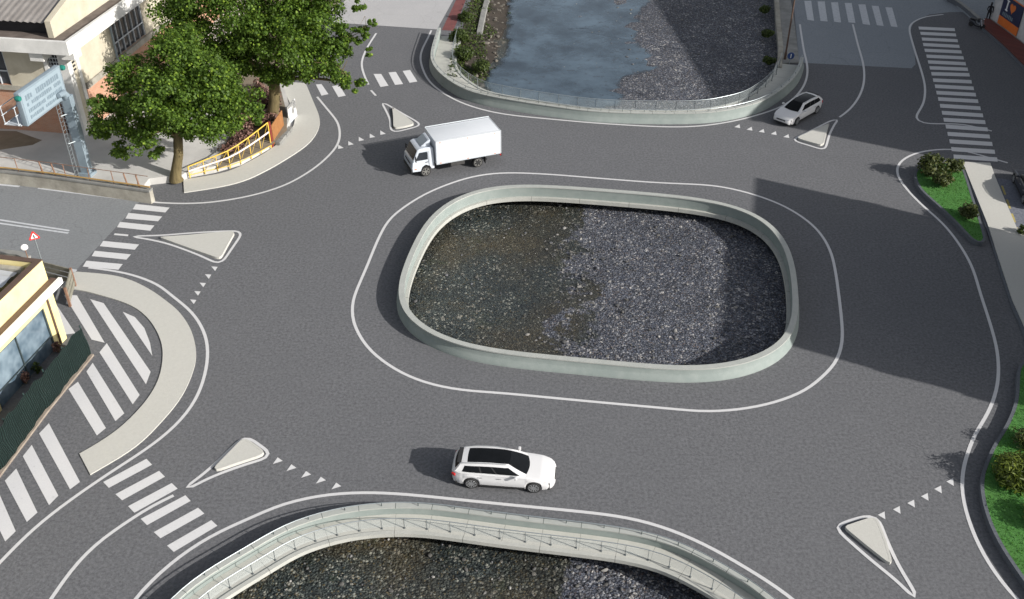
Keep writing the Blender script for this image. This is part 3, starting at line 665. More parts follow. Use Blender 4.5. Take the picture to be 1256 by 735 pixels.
gw([(1100,600),(1158,612),(1215,622)],(620,0),[(-14,4),(10,-9),(14,9)]); gw([(50,633),(110,647)],(936,0),[(-14,4),(10,-9),(14,9)])
struct(link('give_way_marking',bm,M['paint'],keep=True))
bm=BM()   # double white line on the old road
ribbon(bm,[G(-120,258),G(0,270),G(85,283.2)],.16,Z3); ribbon(bm,[G(-120,262),G(0,274.2),G(84,286.2)],.16,Z3)
ribbon(bm,[G(-120,218),G(0,226.8),G(24,229)],.2,Z3); ribbon(bm,[G(47,231),G(110,239),G(169,246.3)],.2,Z3); ribbon(bm,[G(75,331),G(92,334)],.5,Z3)
struct(link('lane_line',bm,M['paintold'],keep=True))
# ---------------------------------------------------------------- pavements
def smoothpoly(px,n=4,z=0): 
    P=[G(x,y,z) for x,y in px]; return P
def pavement(name,px,h=.13):
    P=[G(*p) for p in px]
    o=raised(name,P,-.002,h,M['pave'],bev=.03); return struct(o)
cres_o=path([(91.8,334),(134.4,337.7),(160,344),(186,357),(204,370),(219.7,383),(235,406.5),(241,435),(236.5,458),(222,489),(196.4,520),(165.4,550),(111,583)],.5,False,2)
cres_i=path([(97.7,557.4),(111,550),(144.7,528),(176,497),(194,468.6),(200,440),(198,419.4),(186,396),(168,379),(144.7,369),(116,361),(103,357),(75,353.7)],.5,False,2)
struct(raised('pavement',cres_o+cres_i,-.002,.055,M['pave'],bev=.025))
up_o=path([(375,103),(385,127),(392,145),(390.5,160),(377.5,178),(346.5,199),(320,213.6),(300,222.6),(271,230),(226,237)],.5,False,2)
up_i=path([(225,221.4),(258.5,216),(284,210),(320,191.6),(340,178),(356,163),(362,147),(357,130),(348,111),(345,101)],.5,False,2)
struct(raised('pavement',up_o+up_i,-.002,.07,M['pave'],bev=.025))
rp=[(1180,200.7),(1214,202),(1220,219),(1230.6,244.6),(1246,281),(1290,330),(1400,460),(1330,560),(1300,520),(1256,404),(1241,370),(1210,275.6)]
struct(raised('pavement',[G(*p) for p in rp],-.002,.15,M['pave'],bev=.025))
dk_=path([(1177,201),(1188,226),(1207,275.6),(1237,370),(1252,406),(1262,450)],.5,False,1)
struct(raised('kerb_shade_strip',offset(dk_,.02)+offset(dk_,.42)[::-1],-.002,.09,M['kerb_and_shade'],bev=.02))  # dark strip paints in the shade along the raised pavement's edge
struct(raised('pavement',[G(*p) for p in ((957,79),(980,78),(977,50),(973,20),(968,-10),(962,-60),(950,-60),(953,0))],-.002,.10,M['greyconc'],bev=.02))
struct(raised('pavement',[G(*p) for p in ((1160,2),(1166,2),(1201,32),(1212,28),(1225,-10),(1190,-30),(1150,-20))],-.002,.10,M['oldblue'],bev=.02))
# ---------------------------------------------------------------- traffic islands (line outline belongs to the road)
def island(label,linepx,px):
    bm=BM(); ribbon(bm,resample(path(linepx,.25,True,2),.25,True),.16,Z4,True); struct(link('island_outline',bm,M['paintthin'],keep=True))
    P=relax(resample([G(*p) for p in px],.2,True),1,True); c=sum(P,Vector())/len(P)
    t=root('traffic_island',(c.x,c.y,0),label,'traffic island','triangular traffic islands',world=True)
    a=sum(P[i].x*P[(i+1)%len(P)].y-P[(i+1)%len(P)].x*P[i].y for i in range(len(P)))
    s=1 if a>0 else -1
    bm=BM(); loft(bm,P,[(0,0),(.01,.15),(.12,.15),(.12,0)],True,sgn=s); link('kerb',bm,M['pave'],t,smooth=30)
    I=offset(P,.122*s,True); raised('paving',I,.0,.146,M['pave'],t)
L5=lambda q:zr(q,0,180)
island('long pale triangular island pointing left to the zebra crossing on the left road',L5([(622,428),(680,424),(760,422),(900,411),(1020,404),(1110,401),(1135,403),(1145,414),(1135,434),(1100,485),(1062,540),(1045,552),(1020,550),(930,510),(800,463),(690,438)]),L5([(757,437),(900,427),(1060,412),(1105,408),(1116,415),(1085,470),(1050,535),(1032,536),(900,490),(770,443)]))
s_=9.185
island('pale triangular island with five give-way triangles beside it, near the bottom left zebra',[(x/s_+210,y/s_+525) for x,y in ((150,680),(300,570),(440,455),(620,285),(770,140),(820,112),(880,115),(1000,200),(1105,275),(1112,310),(1070,345),(900,395),(620,490),(380,590),(190,690))],[(x/s_+210,y/s_+525) for x,y in ((475,478),(620,330),(800,145),(860,145),(1000,240),(1055,285),(1060,305),(1020,330),(760,415),(515,500))])
L8=lambda q:zr(q,936,545)
island('pale triangular island in the bottom right corner, tapering towards the camera',L8([(345,397),(370,378),(470,346),(515,340),(548,358),(580,440),(640,570),(728,720),(715,730),(640,655),(500,540),(370,425)]),L8([(378,400),(450,375),(515,354),(540,362),(580,460),(612,568),(600,580),(480,485)]))
L2=lambda q:zr(q,300,0)
island('small pale triangular island left of the white box truck, near the upper left trees',L2([(652,490),(672,495),(750,540),(822,582),(828,598),(780,612),(715,627),(694,615),(690,570),(668,520)]),L2([(700,515),(760,555),(803,588),(803,597),(760,608),(715,615),(706,607),(705,560)]))
L4=lambda q:zr(q,936,0)
island('pale triangular island beside the white estate car by the far river corner',L4([(356,568),(340,590),(315,640),(297,700),(280,710),(220,692),(155,672),(152,658),(240,615),(320,575)]),L4([(314,592),(305,620),(288,688),(272,696),(220,682),(162,664),(162,658),(240,622)]))
def tree(label,base,trunk_r,top,blobs,n,ls,limbs,group):
    t=root('broadleaf_tree',tuple(base),label,'tree',group,world=True); b=Vector(base)
    bm=BM(); T=Vector(top); mid=b.lerp(T,.5)+Vector((.08,0,0))
    tube(bm,[b+Vector((0,0,-.15)),b+Vector((0,0,.18)),b.lerp(T,.25),mid,b.lerp(T,.8),T],[trunk_r*1.5,trunk_r*1.18,trunk_r*1.02,trunk_r*.95,trunk_r*.95,trunk_r*.75],14)
    tr=link('trunk',bm,M['bark'],t,smooth=60)
    bm=BM()
    for L in limbs:
        q=[T.lerp(b,.12)]; e=Vector(L[0]); r0=L[1]; m=q[0].lerp(e,.45)+Vector((0,0,.35)); tube(bm,[q[0],m,e],[r0,r0*.7,r0*.3],7)
        for _ in range(4):
            f=rnd.uniform(.4,.95); a=m.lerp(e,f); tube(bm,[a,a+rdir()*.5+Vector((0,0,.2)),a+rdir()*1.1+Vector((0,0,.5))],[r0*.35,r0*.22,r0*.1],5)
    link('limb',bm,M['bark'],t,smooth=60)
    bm=BM()
    for (c,r) in blobs:
        k=int(n*r*r)
        # each mass is broken into clumps with gaps between them
        for _ in range(int(15*r)):
            d=rdir(); cc=Vector(c)+Vector((d.x,d.y,d.z*.85))*r*rnd.uniform(.45,1.05)
            blob(bm,cc,r*rnd.uniform(.30,.52),max(8,int(k/(13*r))),ls,LEAF,shell=.35)
    link('crown',bm,M['leaf'],t,keep=True)
    return t
YZ=.5
rnd.seed(23)
b1=G(216,219,.3); tp1=AY(219,160,b1.y)
def cr(L,Y): return [(AY(x,y,Y+dy),r) for x,y,dy,r in L]
bl1=cr([(142,140,0,1.55),(125,158,.6,.9),(165,110,.5,1.7),(178,165,-.6,1.45),(205,80,.6,1.8),(208,125,-1.4,1.9),(250,95,.2,1.9),(248,145,-.6,1.7),(285,120,1,1.6),(160,88,1.2,1.3),(150,182,-.4,.75),(225,60,1.6,1.5),(275,150,0,1.05),(190,185,.2,.6),(215,100,1.8,2.0),(312,140,.5,.8),(230,110,0,1.9),(195,140,.2,1.6),(225,150,.5,1.2),(265,120,0,1.5),(125,128,.3,.75)],b1.y)
tree('bushy green broadleaf tree at the left corner of the yellow railing',b1,.33,tp1,bl1,1050,.18,[(bl1[i][0],.15) for i in (0,3,4,6,8,12)],'two green trees by the yard')
b2=G(334,152,.1); tp2=AY(337,92,b2.y)
bl2=cr([(225,30,1,1.9),(262,50,0,1.9),(300,15,0,2.2),(345,0,1,2.2),(345,50,-1,2.1),(390,25,0,1.8),(300,70,.5,1.6),(385,75,-.5,1.6),(415,88,-1.2,1.15),(432,102,-1.6,.8),(400,-15,1,1.8),(215,5,1.5,1.6),(265,-10,1,2.1),(350,-50,1,2.4),(330,88,0,1.1),(445,38,-.4,.55),(457,28,-.4,.40),(440,5,.6,.55),(425,40,0,.8),(280,100,.4,1.2),(455,65,-.8,.42),(320,45,0,2.0),(280,75,.3,1.6),(345,85,-.3,1.3),(375,50,0,1.7),(410,60,-.2,1.2),(205,48,.4,1.0),(412,56,-.2,.75),(436,50,-.3,.45),(448,48,-.4,.35)],b2.y)
tree('tall dense green broadleaf tree reaching over the road behind the rusty board fence',b2,.42,tp2,bl2,1000,.185,[(bl2[i][0],.06 if i>12 else .17) for i in (1,4,6,7,8,9,15,16,2)],'two green trees by the yard')
rnd.seed(31)
def shrub(label,px,r,hgt,m=None,n=420,name='shrub',s=.16,group=None,z=.3,shape=LEAFS,sq=None):
    b=G(*px,z); t=root(name,tuple(b),label,'shrub',group,world=True)
    bm=BM()
    for k in range(7): tube(bm,[b+rdir()*.05,b+Vector((rnd.uniform(-.35,.35)*r,rnd.uniform(-.35,.35)*r,hgt*.45))],[.035,.02],5)
    link('stem',bm,M['bark'],t)
    bm=BM(); c=b+Vector((0,0,hgt*.52))
    for _ in range(26):
        d=rdir(); cc=c+Vector((d.x*r*.62,d.y*r*.62,d.z*hgt*.32)); blob(bm,cc,r*rnd.uniform(.3,.45),n//26,s,shape,shell=.3)
    blob(bm,c,r*.55,n//5,s,shape,sq=(1,1,hgt/r*.5))
    link('foliage',bm,m or M['bush'],t,keep=True); return t
# ---------------------------------------------------------------- planted beds at the right
def bed(label,px,h):
    P=[G(x,y,h) for x,y in px]; P=relax(resample(catmull(P,6,True),.4,True),3,True); c=sum(P,Vector())/len(P)
    a=sum(P[i].x*P[(i+1)%len(P)].y-P[(i+1)%len(P)].x*P[i].y for i in range(len(P))); s=1 if a>0 else -1
    for p in P: p.z=0
    t=root('grass_bed',(c.x,c.y,0),label,'grass bed','kerbed grass beds',world=True)
    bm=BM(); loft(bm,P,[(-.16,0),(-.16,h-.02),(-.0,h-.02),(-.0,0)],True,sgn=s); link('kerb',bm,M['kerb_and_shade'],t,smooth=30)
    I=offset(P,.003*s,True); lw=raised('lawn',I,.0,h-.03,M['lawn'],t)
    xs=[p.x for p in P]; ys=[p.y for p in P]; bm=BM(); n=0
    def inside(x,y):
        r=False; j=len(P)-1
        for i in range(len(P)):
            if (P[i].y>y)!=(P[j].y>y) and x<(P[j].x-P[i].x)*(y-P[i].y)/(P[j].y-P[i].y)+P[i].x: r=not r
            j=i
        return r
    area=(max(xs)-min(xs))*(max(ys)-min(ys))
    for _ in range(int(area*90)):
        x=rnd.uniform(min(xs),max(xs)); y=rnd.uniform(min(ys),max(ys))
        if not inside(x,y): continue
        d=Vector((rnd.uniform(-.06,.06),rnd.uniform(-.06,.06),rnd.uniform(.05,.12))); w_=Vector((rnd.uniform(-1,1),rnd.uniform(-1,1),0)).normalized()*.02; p=Vector((x,y,h-.035))
        bm.faces.new([bm.verts.new(p-w_),bm.verts.new(p+w_),bm.verts.new(p+d)])
    gb=link('grass',bm,M['blade'],t,keep=True); gb['kind']='stuff'
bed('wedge of bright lawn with four dark shrubs between the road and the pale pavement',[(1128,206),(1124,214),(1131,231),(1154,252),(1177,274),(1197,295.6),(1203,298),(1207,296),(1205,286),(1192,244),(1180,207),(1177,203),(1150,200)],.34)
bed('large lawn bed with yellow-green bushes at the right edge of the photo',[(1253.5,447),(1250,490),(1238,522),(1222,548),(1209,579),(1207,598),(1213,628),(1228,663),(1258,708),(1310,770),(1400,760),(1400,600),(1330,480),(1275,444)],.34)
shrub('largest dark olive shrub at the top of the lawn wedge',(1142,214),1.15,1.45,group='shrubs on the lawn wedge',n=1500,s=.17)
shrub('dark olive shrub beside the pavement corner, right of the largest shrub',(1169,211),.75,1.05,group='shrubs on the lawn wedge',n=900,s=.15)
shrub('dark olive shrub in front of the largest one, towards the middle of the lawn wedge',(1155,228),.75,1.05,group='shrubs on the lawn wedge',n=900,s=.15)
shrub('lone dark olive shrub at the narrow end of the lawn wedge',(1187,267),.72,1.0,group='shrubs on the lawn wedge',n=900,s=.15)
shrub('large bushy yellow-green conifer spreading over the right lawn bed',(1254,592),1.5,1.0,M['conifer'],2600,'conifer',.24,'bushes on the right lawn bed',shape=NEEDLE)
shrub('darker conifer behind the large yellow-green one at the right edge',(1258,545),.8,.8,M['bush'],1100,'conifer',.2,'bushes on the right lawn bed',shape=NEEDLE)
shrub('conifer mostly cut off by the right edge, in front of the large yellow-green one',(1276,640),1.0,.8,M['conifer'],1100,'conifer',.2,'bushes on the right lawn bed',shape=NEEDLE)
shrub('small green shrub in the corner of the dark parking area beside the pavement',(1253,288),.4,.7,M['weeds'],300,s=.12,z=0)
# ---------------------------------------------------------------- yard at upper left
yard=[G(-300,190),G(-60,207),G(0,224),G(90,234),G(183,243),G(178,236),G(184,228),G(224,223.5)]
up2=[G(*p) for p in ((232,219),(262,213.5),(296,203.5),(330,184),(352,165),(358,148),(353,128),(345,100),(380,50),(396,26),(422,-2),(445,-50),(470,-90))]
yp=yard[2:]+up2+[G(300,-150),Vector((-80,140,0)),Vector((-80,66,0)),G(-100,216)]
yp=[p+Vector((0,.12,0)) for p in yp]
struct(raised('yard',yp,-.002,YZ,M['yard']))
struct(sheet('bare_soil',[G(x,y,YZ) for x,y in ((268,207),(300,195),(333,178),(352,160),(352,140),(343,104),(365,60),(390,28),(420,0),(400,-40),(330,-40),(300,60),(282,110),(285,160),(272,185))],YZ+.006,M['earth']))
struct(sheet('dirt_patch',[G(x,y,YZ) for x,y in ((-40,160),(20,161),(45,170),(52,172),(40,178),(0,184),(-40,188))],YZ+.006,M['earth']))
# boundary wall with rails
wp_=[G(-160,212,1.0),G(0,209,1.0),G(60,216,1.0),G(110,223,1.0),G(150,228.5,1.0),G(183,233.5,1.0)]
P=[Vector((p.x,p.y,0)) for p in resample(wp_,.9)]
t=root('boundary_wall',(P[8].x,P[8].y,0),'weathered low concrete wall along the left road, carrying rusty rails','wall',world=True)
bm=BM(); loft(bm,P,[(-.08,0),(-.02,.86),(.34,.86),(.36,0)]); link('wall',bm,M['oldconc'],t,smooth=30)
bm=BM(); loft(bm,P,[(-.07,.863),(-.07,.98),(.40,.98),(.40,.863)]); link('coping',bm,M['greyconc'],t,smooth=30)
t=root('rail_fence',(P[8].x,P[8].y+.15,.98),'rusty thin rail fence standing on the weathered low wall','fence',world=True)
Nn=normals(P); Q=[p+n*.16 for p,n in zip(P,Nn)]
bm=BM(); tube(bm,[(q.x,q.y,1.95) for q in Q],.022,6); link('top_rail',bm,M['rust'],t)
bm=BM(); tube(bm,[(q.x,q.y-.05,1.18) for q in Q],.055,6); link('bottom_rail',bm,M['ochrerail'],t)
for i in range(1,len(Q),2):
    bm=BM(); q=Q[i]; tube(bm,[(q.x,q.y,.95),(q.x+rnd.uniform(-.05,.05),q.y,1.97)],.03,6); link('post',bm,M['rust'],t)
for x in (44,53,163,166):
    q=min(Q,key=lambda q:(q-G(x,222,1.2)).length); bm=BM(); tube(bm,[(q.x+.1,q.y,.95),(q.x,q.y,1.9)],.05,6); link('post',bm,M['rust'],t)
# yellow railing beside the pavement
yr=[G(233,217.5,.14),G(252,215),G(268,211.5),G(283,208),G(296,203),G(309,196.5),G(321,190),G(333,183)]
P=[Vector((p.x,p.y,0)) for p in yr]; c=P[3]
t=root('railing',(c.x,c.y,.14),'yellow painted railing with a pale middle tape along the curved pavement','railing',world=True)
HG=[.95+1.15*k/7 for k in range(8)]
for i,p in enumerate(P):
    bm=BM(); r_=.05 if i in (0,3,7) else .035; tube(bm,[(p.x,p.y,.1),(p.x,p.y,HG[i])],r_,8); link('post',bm,M['yellowpaint'],t,smooth=50)
bm=BM(); tube(bm,[(p.x,p.y,z_) for p,z_ in zip(P,HG)],.045,8); link('top_rail',bm,M['yellowpaint'],t,smooth=50)
bm=BM(); tube(bm,[(p.x,p.y,.3) for p in P],.03,8); link('bottom_rail',bm,M['yellowpaint'],t,smooth=50)
bm=BM()
for a,b_,u_,v_ in zip(P,P[1:],HG,HG[1:]): bar(bm,(a.x,a.y-.05,u_*.66),(b_.x,b_.y-.05,v_*.66),.03,.12)
link('tape',bm,M['pinkwhite'],t)
bm=BM()
for a,b_,v_ in zip(P,P[1:],HG[1:]): tube(bm,[(a.x,a.y,.3),(b_.x,b_.y,v_)],.014,5)
link('brace',bm,M['yellowpaint'],t)
# rusty board fence, red post, white board
p0=G(334.5,181); p1=G(349,161); 
t=root('board_fence',(p0.x,p0.y,0),'rusty orange board panel with a dark red post at the end of the yellow railing','fence',world=True)
bm=BM(); bar(bm,(p0.x+.1,p0.y+.1,.95),(p1.x,p1.y,.95),.05,1.5); link('panel',bm,M['rustboard'],t)
bm=BM(); tube(bm,[(p0.x,p0.y,0),(p0.x,p0.y,2.05)],.10,8); link('post',bm,M['redpost'],t,smooth=50)
p2=G(353,152); p3=G(359.5,146)
t=root('white_board',(p2.x,p2.y,0),'white sheet board leaning beside the pavement behind the rusty panel','board',world=True)
bm=BM(); bar(bm,(p2.x+.15,p2.y-.1,.78),(p3.x+.2,p3.y+.5,.78),.05,1.35); link('sheet',bm,M['white'],t)
bm=BM(); bar(bm,(p2.x+.15,p2.y-.1,.10),(p3.x+.2,p3.y+.5,.10),.14,.08); link('base_rail',bm,M['frame'],t)
p4=G(341,178,.14); p5=G(357,158,.14)
t=root('kerb_stone',(p4.x,p4.y,.14),'broken grey kerb stones lying along the inner edge of the curved pavement','kerb',world=True)
bm=BM(); q=[p4.lerp(p5,k/4) for k in range(5)]
for a,b_ in zip(q,q[1:]): 
    d=(b_-a)*.06; bar(bm,a+d+Vector((rnd.uniform(-.05,.05),0,.1)),b_-d+Vector((0,0,.1)),.35,.22)
link('stone',bm,M['greyconc'],t)
# dry reddish brush
bm=BM()
brp=[(290,180,.7),(305,165,.9),(322,150,.9),(300,135,1.1),(318,118,1.0),(292,155,.8),(330,130,.8)]
for x,y,r in brp:
    c=G(x,y,YZ)+Vector((0,0,r*.35))
    for _ in range(10): blob(bm,c+Vector((rnd.uniform(-r,r),rnd.uniform(-r,r)*1.4,rnd.uniform(-.1,.3))),.5,90,.20,LEAFS,shell=.1)
setp(link('dry_brush',bm,M['drybrush'],keep=True),kind='stuff')
# bank weeds (plants)
for lab,px,r,h in (('tall green shrub beside the end of the red path on the river bank',(563,55),1.0,1.4),('green shrub under the curved walkway corner on the river bank',(570,75),1.0,1.3),('low olive shrub near the river water, below the walkway corner',(590,86),.9,.8),('green shrub at the upper end of the river bank by the grey wall',(571,28),.8,1.2),('dark weeds along the foot of the right channel wall, nearest the railing',(943,78),.6,.6),('dark weeds at the foot of the right channel wall, in the middle',(941,45),.6,.6),('dark weeds at the foot of the right channel wall, farthest back',(938,15),.6,.6)):
    shrub(lab,px,r,h,M['weeds'],1500,s=.17,group='shrubs on the river bank',z=-.3)
# ================================================================ warehouse
C0=Vector((-31.35,68.1,0)); e1=Vector((-.988,.156,0)); e2=Vector((.165,.986,0))
def L(a,b_,z): return C0+e1*a+e2*b_+Vector((0,0,z))
def lbox(bm,a0,a1,b0,b1,z0,z1):
    vs=[bm.verts.new(L(a,b_,z)) for z in (z0,z1) for a,b_ in ((a0,b0),(a1,b0),(a1,b1),(a0,b1))]
    for q in ((0,3,2,1),(4,5,6,7),(0,1,5,4),(1,2,6,5),(2,3,7,6),(3,0,4,7)): bm.faces.new([vs[i] for i in q])
t=root('warehouse',(C0.x,C0.y,YZ),'old brick and concrete warehouse with a white canopy and corrugated roof, top left','building',world=True)
FA,FB=26,34
def pc(name,m,boxes,parent=None,smooth=None):
    bm=BM()
    for b_ in boxes: lbox(bm,*b_)
    return subpart(name,bm,m,parent) if parent is not None else link(name,bm,m,t)
pc('brick_wall',M['brick'],[(1.4,FA,0,.35,YZ,4.1),(0.0,.35,1.4,FB,YZ,3.9)])
pc('rendered_wall',M['render'],[(1.73,4.7,-.05,.35,4.1,6.95),(9.7,FA,-.05,.35,4.1,6.95),(1.73,FA,-.05,.35,6.95,7.2)])
pc('rendered_wall',M['render'],[(-.05,.35,1.41,6.4,3.9,6.9),(-.05,.35,11.3,16,3.9,6.9),(-.05,.35,21,FB,3.9,6.9),(-.05,.35,1.41,FB,6.9,7.2)])
pc('sill_band',M['oldconc'],[(1.5,FA,-.16,-.053,3.75,4.1),(-.2,-.053,1.5,FB,3.45,3.9)])
for i,(k,a0,a1) in enumerate((('f',4.7,9.7),('s',6.4,11.3),('s',16,21))):
    f=(lambda x0,x1,d0,d1,z0,z1:(x0,x1,d0,d1,z0,z1)) if k=='f' else (lambda x0,x1,d0,d1,z0,z1:(d0,d1,x0,x1,z0,z1))
    zb=4.1 if k=='f' else 3.9
    wn=pc('window',M['winglass'],[f(a0,a1,.12,.2,zb,6.95)])
    bars=[f(a0+(a1-a0)*q/6-.035,a0+(a1-a0)*q/6+.035,.02,.118,zb,6.9) for q in range(1,6)]+[f(a0,a1,.0,.018,zb+1.0,zb+1.1),f(a0,a0+.09,.0,.11,zb,6.9),f(a1-.09,a1,.0,.11,zb,6.9)]
    pc('window_frame',M['frame'],bars,wn)
# lattice bay at the corner between white piers
lb=pc('lattice_bay',M['dark'],[(.55,1.4,.12,.2,YZ,6.9)])
bars=[]
for k in range(1,22): bars.append((.55,1.4,.03,.1,YZ+.29*k,YZ+.29*k+.05))
for k in range(1,4): bars.append((.55+.22*k,.59+.22*k,.0,.028,YZ,6.9))
pc('lattice',M['frame'],bars,lb)
pc('pier',M['whiteconc'],[(-.12,.55,-.12,.42,YZ,7.25)]); pc('pier',M['whiteconc'],[(1.405,1.72,-.1,.3,YZ+3,7.25)])
pc('pier',M['whiteconc'],[(-.1,.32,1.05,1.4,YZ,7.25)])
vb=pc('vent_grille',M['render'],[(0.0,.2,.42,1.05,YZ,7.2)])
pc('vent_slat',M['dark'],[(-.03,-.002,.52,.95,5.2+.28*k,5.33+.28*k) for k in range(6)],vb)
# canopy slab: white fascia round a sunk brown roof
pc('canopy',M['whiteconc'],[(-1.35,FA,-1.45,-1.2,7.25,8.2),(-1.35,-1.1,-1.197,FB,7.25,8.2),(-1.097,FA,-1.197,1.2,7.28,7.42),(-1.097,.9,1.203,FB,7.28,7.42)])
pc('canopy_bracket',M['whiteconc'],[(.9,1.9,-1.15,-.13,6.55,7.24)])
pc('canopy_bracket',M['whiteconc'],[(-1.1,-.13,-.6,.4,6.55,7.24)])
pc('roof_felt',M['brownstrip'],[(-1.095,FA,-1.195,1.3,7.45,7.75),(-1.095,1.0,1.302,FB,7.45,7.75)])
pc('clerestory_shade',M['dark'],[(1.05,FA,1.0,1.2,7.76,8.75),(.85,1.0,1.4,FB,7.76,8.4)])  # near-black wall band paints in the shade under the set-back roof
# corrugated roof rising away from the canopy, with a white gable at its right end
bm=BM(); n=150; W0=1.0; rows=[]
for k in range(n+1):
    a=W0+(FA-W0)*k/n; dz=.05*math.sin(k*2*math.pi/3)
    rows.append([bm.verts.new(L(a,.35,8.75+dz)),bm.verts.new(L(a,8,10.6+dz)),bm.verts.new(L(a,16,8.8+dz))])
for a,b_ in zip(rows,rows[1:]):
    for k in range(2): bm.faces.new((a[k],b_[k],b_[k+1],a[k+1]))
link('corrugated_roof',bm,M['corrug'],t,smooth=70)
bm=BM()
for (x0,x1) in ((.55,.98),):
    pr=[(0.2,7.76),(0.2,8.95),(8,10.95),(16.2,9.0),(16.2,7.76)]
    va=[bm.verts.new(L(x0,b_,z)) for b_,z in pr]; vb_=[bm.verts.new(L(x1,b_,z)) for b_,z in pr]
    bm.faces.new(va); bm.faces.new(vb_[::-1])
    for k in range(5): bm.faces.new((va[k],va[(k+1)%5],vb_[(k+1)%5],vb_[k]))
link('gable',bm,M['render'],t)
pc('annex_roof',M['corrug'],[(1.0,FA,16.3,FB,8.4,8.7)])
pc('drain_pipe',M['greybluemetal'],[(-.26,-.14,6.1,6.22,YZ,7.2)])
# ---------------------------------------------------------------- billboard on a mast
base=Vector((-29.1,62.0,YZ)); d_=Vector((.196,.98,0)).normalized(); nrm=Vector((d_.y,-d_.x,0))
t=root('billboard',tuple(base),'grey-blue metal billboard on a tall square mast with teal lamps, left of the trees','billboard',world=True)
bm=BM(); box(bm,base+Vector((0,0,2.9)),(.46,.62,5.9),rz=math.atan2(d_.y,d_.x)); box(bm,base+Vector((0,0,.12)),(.8,.9,.24),rz=math.atan2(d_.y,d_.x)); link('mast',bm,M['greybluemetal'],t)
bm=BM(); tube(bm,[base+Vector((0,0,5.7)),base+Vector((0,0,6.1))-d_*.25,base-d_*.8+Vector((0,0,6.15))],[.28,.24,.16],8); link('arm',bm,M['greybluemetal'],t,smooth=50)
pR=Vector((-29.40,62.45,0)); Lp=4.55
mt=fr(d_)
def pp(s,z,o=0): return pR-d_*s+nrm*o+Vector((0,0,z))
bm=BM(); box(bm,pp(Lp/2,7.15),(Lp,.36,2.2),mtx=mt,bev=.04); bd=link('panel_case',bm,M['greybluemetal'],t,smooth=30)
bm=BM(); box(bm,pp(Lp/2,7.15,.19),(Lp-.3,.02,1.95),mtx=mt); fc=link('panel_face',bm,M['panel'],t)
words=[]
for r,(z,hh) in enumerate(((7.72,.34),(7.28,.26),(6.86,.24),(6.46,.22))):
    x=.45; bm=BM(); words.append(bm)
    while x<Lp-.5:
        wd=rnd.choice((.10,.13,.16,.2) if r else (.16,.2,.24)); 
        if rnd.random()>.1: box(bm,pp(Lp-x-wd/2,z,.204),(wd*.82,.01,hh*rnd.choice((1,1,.8))),mtx=mt)
        elif len(bm.verts): bm=BM(); words.append(bm)
        x+=wd+.03
for bm in words:
    if len(bm.verts): subpart('lettering',bm,M['letter'],fc)
for s in (-.18,Lp+.18):
    bm=BM(); c=pp(s,8.0,.15); lathe(bm,[(.0,-.20),(.15,-.19),(.19,-.02),(.12,.14),(.07,.18),(.0,.19)],12,'y'); 
    for v in bm.verts: v.co=mt@v.co+c
    link('lamp',bm,M['teal'],t,smooth=40)
bm=BM()
for o in (-.35,-1.3):
    for z in (6.15,6.75,7.3): tube(bm,[pp(.6,z,o),pp(Lp+.2,z,o)],.03,5)
    for s in (.6,2.2,Lp+.1): tube(bm,[pp(s,6.1,o),pp(s,7.3,o)],.03,5)
box(bm,pp(Lp/2+.3,6.08,-.8),(Lp-.5,1.1,.07),mtx=mt); link('catwalk',bm,M['frame'],t)
bm=BM(); lb_=base+Vector((-.5,-.55,0))
for o in (-.18,.18): tube(bm,[lb_+d_*o+Vector((0,0,.05)),lb_+d_*o+Vector((-.05,.1,5.9))],.025,5)
for k in range(19): tube(bm,[lb_-d_*.18+Vector((0,0,.3+.3*k)),lb_+d_*.18+Vector((0,0,.3+.3*k))],.016,5)
for z in (2.6,4.6): tube(bm,[lb_+Vector((0,0,z)),base+Vector((0,0,z))],.03,5)
link('ladder',bm,M['steel'],t)
# ---------------------------------------------------------------- yellow kiosk, lower left
fd=Vector((-.19,-.982,0)).normalized(); fn=Vector((-fd.y,fd.x,0)); 
if fn.x<0: fn=-fn
K0=Vector((-24.35,44.25,0))
def KL(a,b_,z): return K0+fd*a-fn*b_+Vector((0,0,z))
def kbox(bm,a0,a1,b0,b1,z0,z1):
    vs=[bm.verts.new(KL(a,b_,z)) for z in (z0,z1) for a,b_ in ((a0,b0),(a1,b0),(a1,b1),(a0,b1))]
    for q in ((0,3,2,1),(4,5,6,7),(0,1,5,4),(1,2,6,5),(2,3,7,6),(3,0,4,7)): bm.faces.new([vs[i] for i in q])
t=root('shop_building',tuple(K0),'small yellow shop with a white fascia and a metal roof behind the green screen fence','building',world=True)
def kc(name,m,boxes,parent=None):
    bm=BM()
    for b_ in boxes: kbox(bm,*b_)
    return subpart(name,bm,m,parent) if parent is not None else link(name,bm,m,t)
kc('wall',M['yellow'],[(0,1.0,0,.3,0,3.6),(6.0,6.7,0,.3,0,3.6),(11.5,16,0,.3,0,3.6),(1.0,6.0,0,.3,2.75,3.6),(6.7,11.5,0,.3,2.75,3.6),(0,.3,.3,9,0,3.6),(15.7,16,.3,9,0,3.6),(.3,15.7,8.7,9,0,3.6)])
for a0,a1 in ((1.0,6.0),(6.7,11.5)):
    wn=kc('shop_window',M['shopglass'],[(a0,a1,.12,.18,0,2.75)])
    kc('window_frame',M['darksteel'],[(a0,a0+.07,.03,.115,0,2.7),(a1-.07,a1,.03,.115,0,2.7),(a0,a1,.02,.11,2.7,2.748),((a0+a1)/2-.03,(a0+a1)/2+.03,.03,.115,0,2.7),(a0,a1,.02,.028,.9,.96)],wn)
kc('fascia',M['white'],[(-.35,16.3,-.55,-.36,3.5,3.84),(-.35,16.3,-.357,.09,3.6,3.7),(-.35,-.05,.503,9,3.6,3.84)])
kc('gutter',M['brownpipe'],[(-.3,16.2,-.357,.085,3.703,3.79)])
